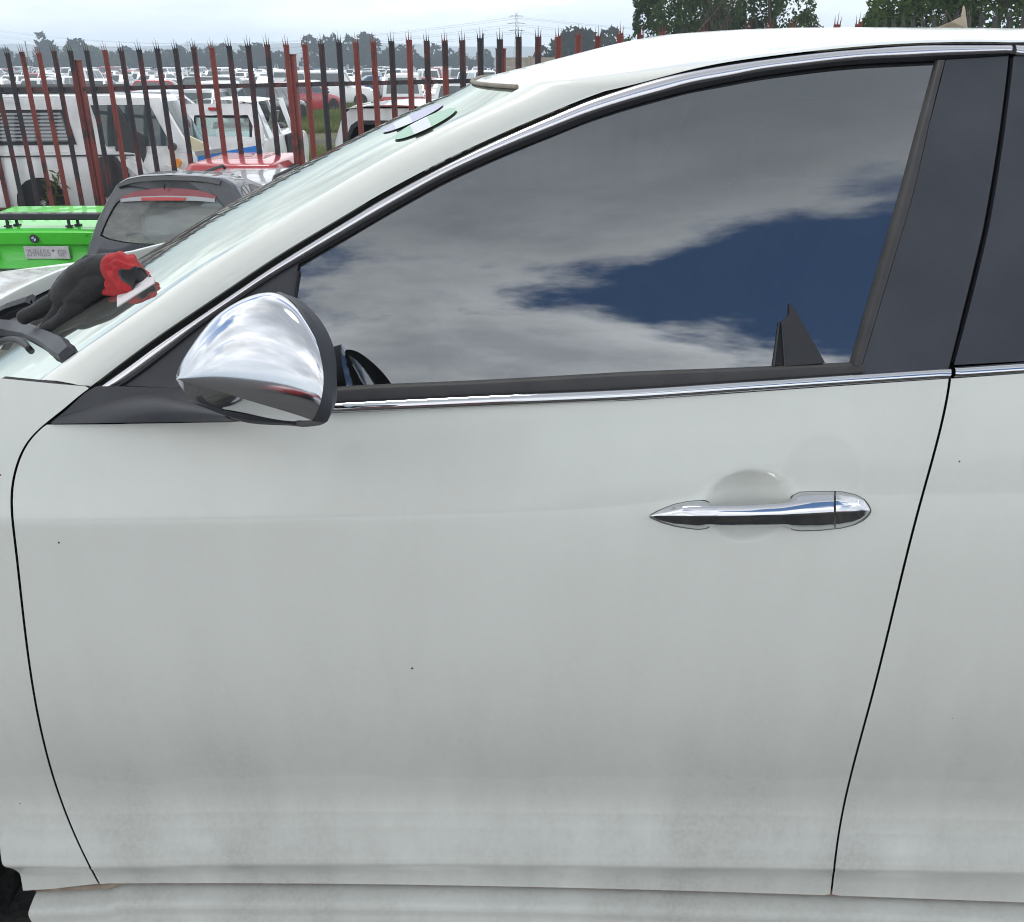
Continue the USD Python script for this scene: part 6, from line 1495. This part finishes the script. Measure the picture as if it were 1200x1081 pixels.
# weed by the pickup's empty wheel arch
wd_ = thing('weed', 'spindly green weed growing in front of the empty wheel arch of the white pickup', 'plant', None, spot(46, 14.75))
rw_ = np.random.default_rng(9); stems, lv = [], []
for k in range(5):
    a = rw_.uniform(-.25, .25, 2); h_ = rw_.uniform(.35, .75); stems.append(tube([(a[0] * .2, a[1] * .2, 0), (a[0] * .6, a[1], h_ * .5), (a[0] * 1.3, a[1], h_)], 0.006, 4))
    for q in np.linspace(.3, 1, 9):
        c = np.array([a[0] * 1.2 * q, a[1] * q, h_ * q]); s_ = rw_.normal(0, .05, 3); lv.append((np.array([c, c + s_ + [.02, 0, .02], c + s_ * 1.6, c + s_ - [.02, 0, -.0]]), np.array([[0, 1, 2], [0, 2, 3]])))
obj('stem', cat_(stems), 'grass_leaf', wd_, True); obj('leaves', cat_(lv), 'grass_leaf', wd_, False)

# what stands behind the viewer and is mirrored in the paint, glass and chrome
mat('lorry_red', (0.34, 0.02, 0.025), 0.35, coat_weight=0.5)
lo = thing('lorry', 'red box lorry standing end-on behind the viewer', 'lorry', None, (-0.9, -11.0, 0), 0)
def rbox(sx, sy, sz, c, r):
    P = Polygon([(-sx / 2, 0), (sx / 2, 0), (sx / 2, sz), (-sx / 2, sz)]).buffer(-r).buffer(r); e = trimesh.creation.extrude_polygon(P, sy, engine='earcut'); v = np.array(e.vertices)
    return np.stack([c[0] + v[:, 0], c[1] + v[:, 2] - sy / 2, c[2] + v[:, 1]], 1), np.array(e.faces)[:, ::-1]
obj('box_body', rbox(2.2, 4.0, 2.5, (0, 0, 0.95), 0.25), 'lorry_red', lo); obj('cab', rbox(2.1, 1.6, 2.0, (0, -2.9, 0.6), 0.2), 'paint_black', lo); obj('chassis', box(1.0, 5.6, 0.35, (0, -0.9, 0.72)), 'plastic_grey', lo)
obj('rear_door_frame', cat_([box(0.10, 0.04, 2.1, (x, 2.01, 2.1)) for x in (-0.95, 0, 0.95)] + [box(2.0, 0.04, 0.5, (0, 2.012, 3.0))]), 'paint_black', lo)
for y in (1.2, -2.7):
    for s_ in (-1, 1): obj('wheel', tube([(s_ * 1.0, y, 0.45), (s_ * 0.7, y, 0.45)], 0.45, 20), 'tyre', lo)
for x, y, kind, paint, rot in ((-5.6, -6.0, 'hatch', 'paint_silver', 80), (-3.1, -6.6, 'sedan', 'paint_grey', 95), (2.6, -6.2, 'sedan', 'paint_black', 85), (5.0, -6.4, 'wagon', 'paint_red', 90), (7.5, -6.4, 'sedan', 'paint_grey', 90), (-8.2, -6.4, 'sedan', 'paint_red', 100)):
    far_car(x, y, kind, paint, rot, f'{NICE[paint]} {KW[kind]} parked on the gravel behind the viewer, {"left" if x < 0 else "right"} of the lorry', None)

# haze: the air between here and the far side of the yard
M['haze_air'] = usdkit.material(stage, '/World/Looks/haze_air', {'v': ('principled_volume', {'color': (0.76, 0.88, 1.0), 'density': 0.0012, 'anisotropy': 0.2})}, [], volume='v.volume')
obj('haze', box(2640, 1840, 44, (0, 600, 19.5)), 'haze_air', None, False, kind='stuff')
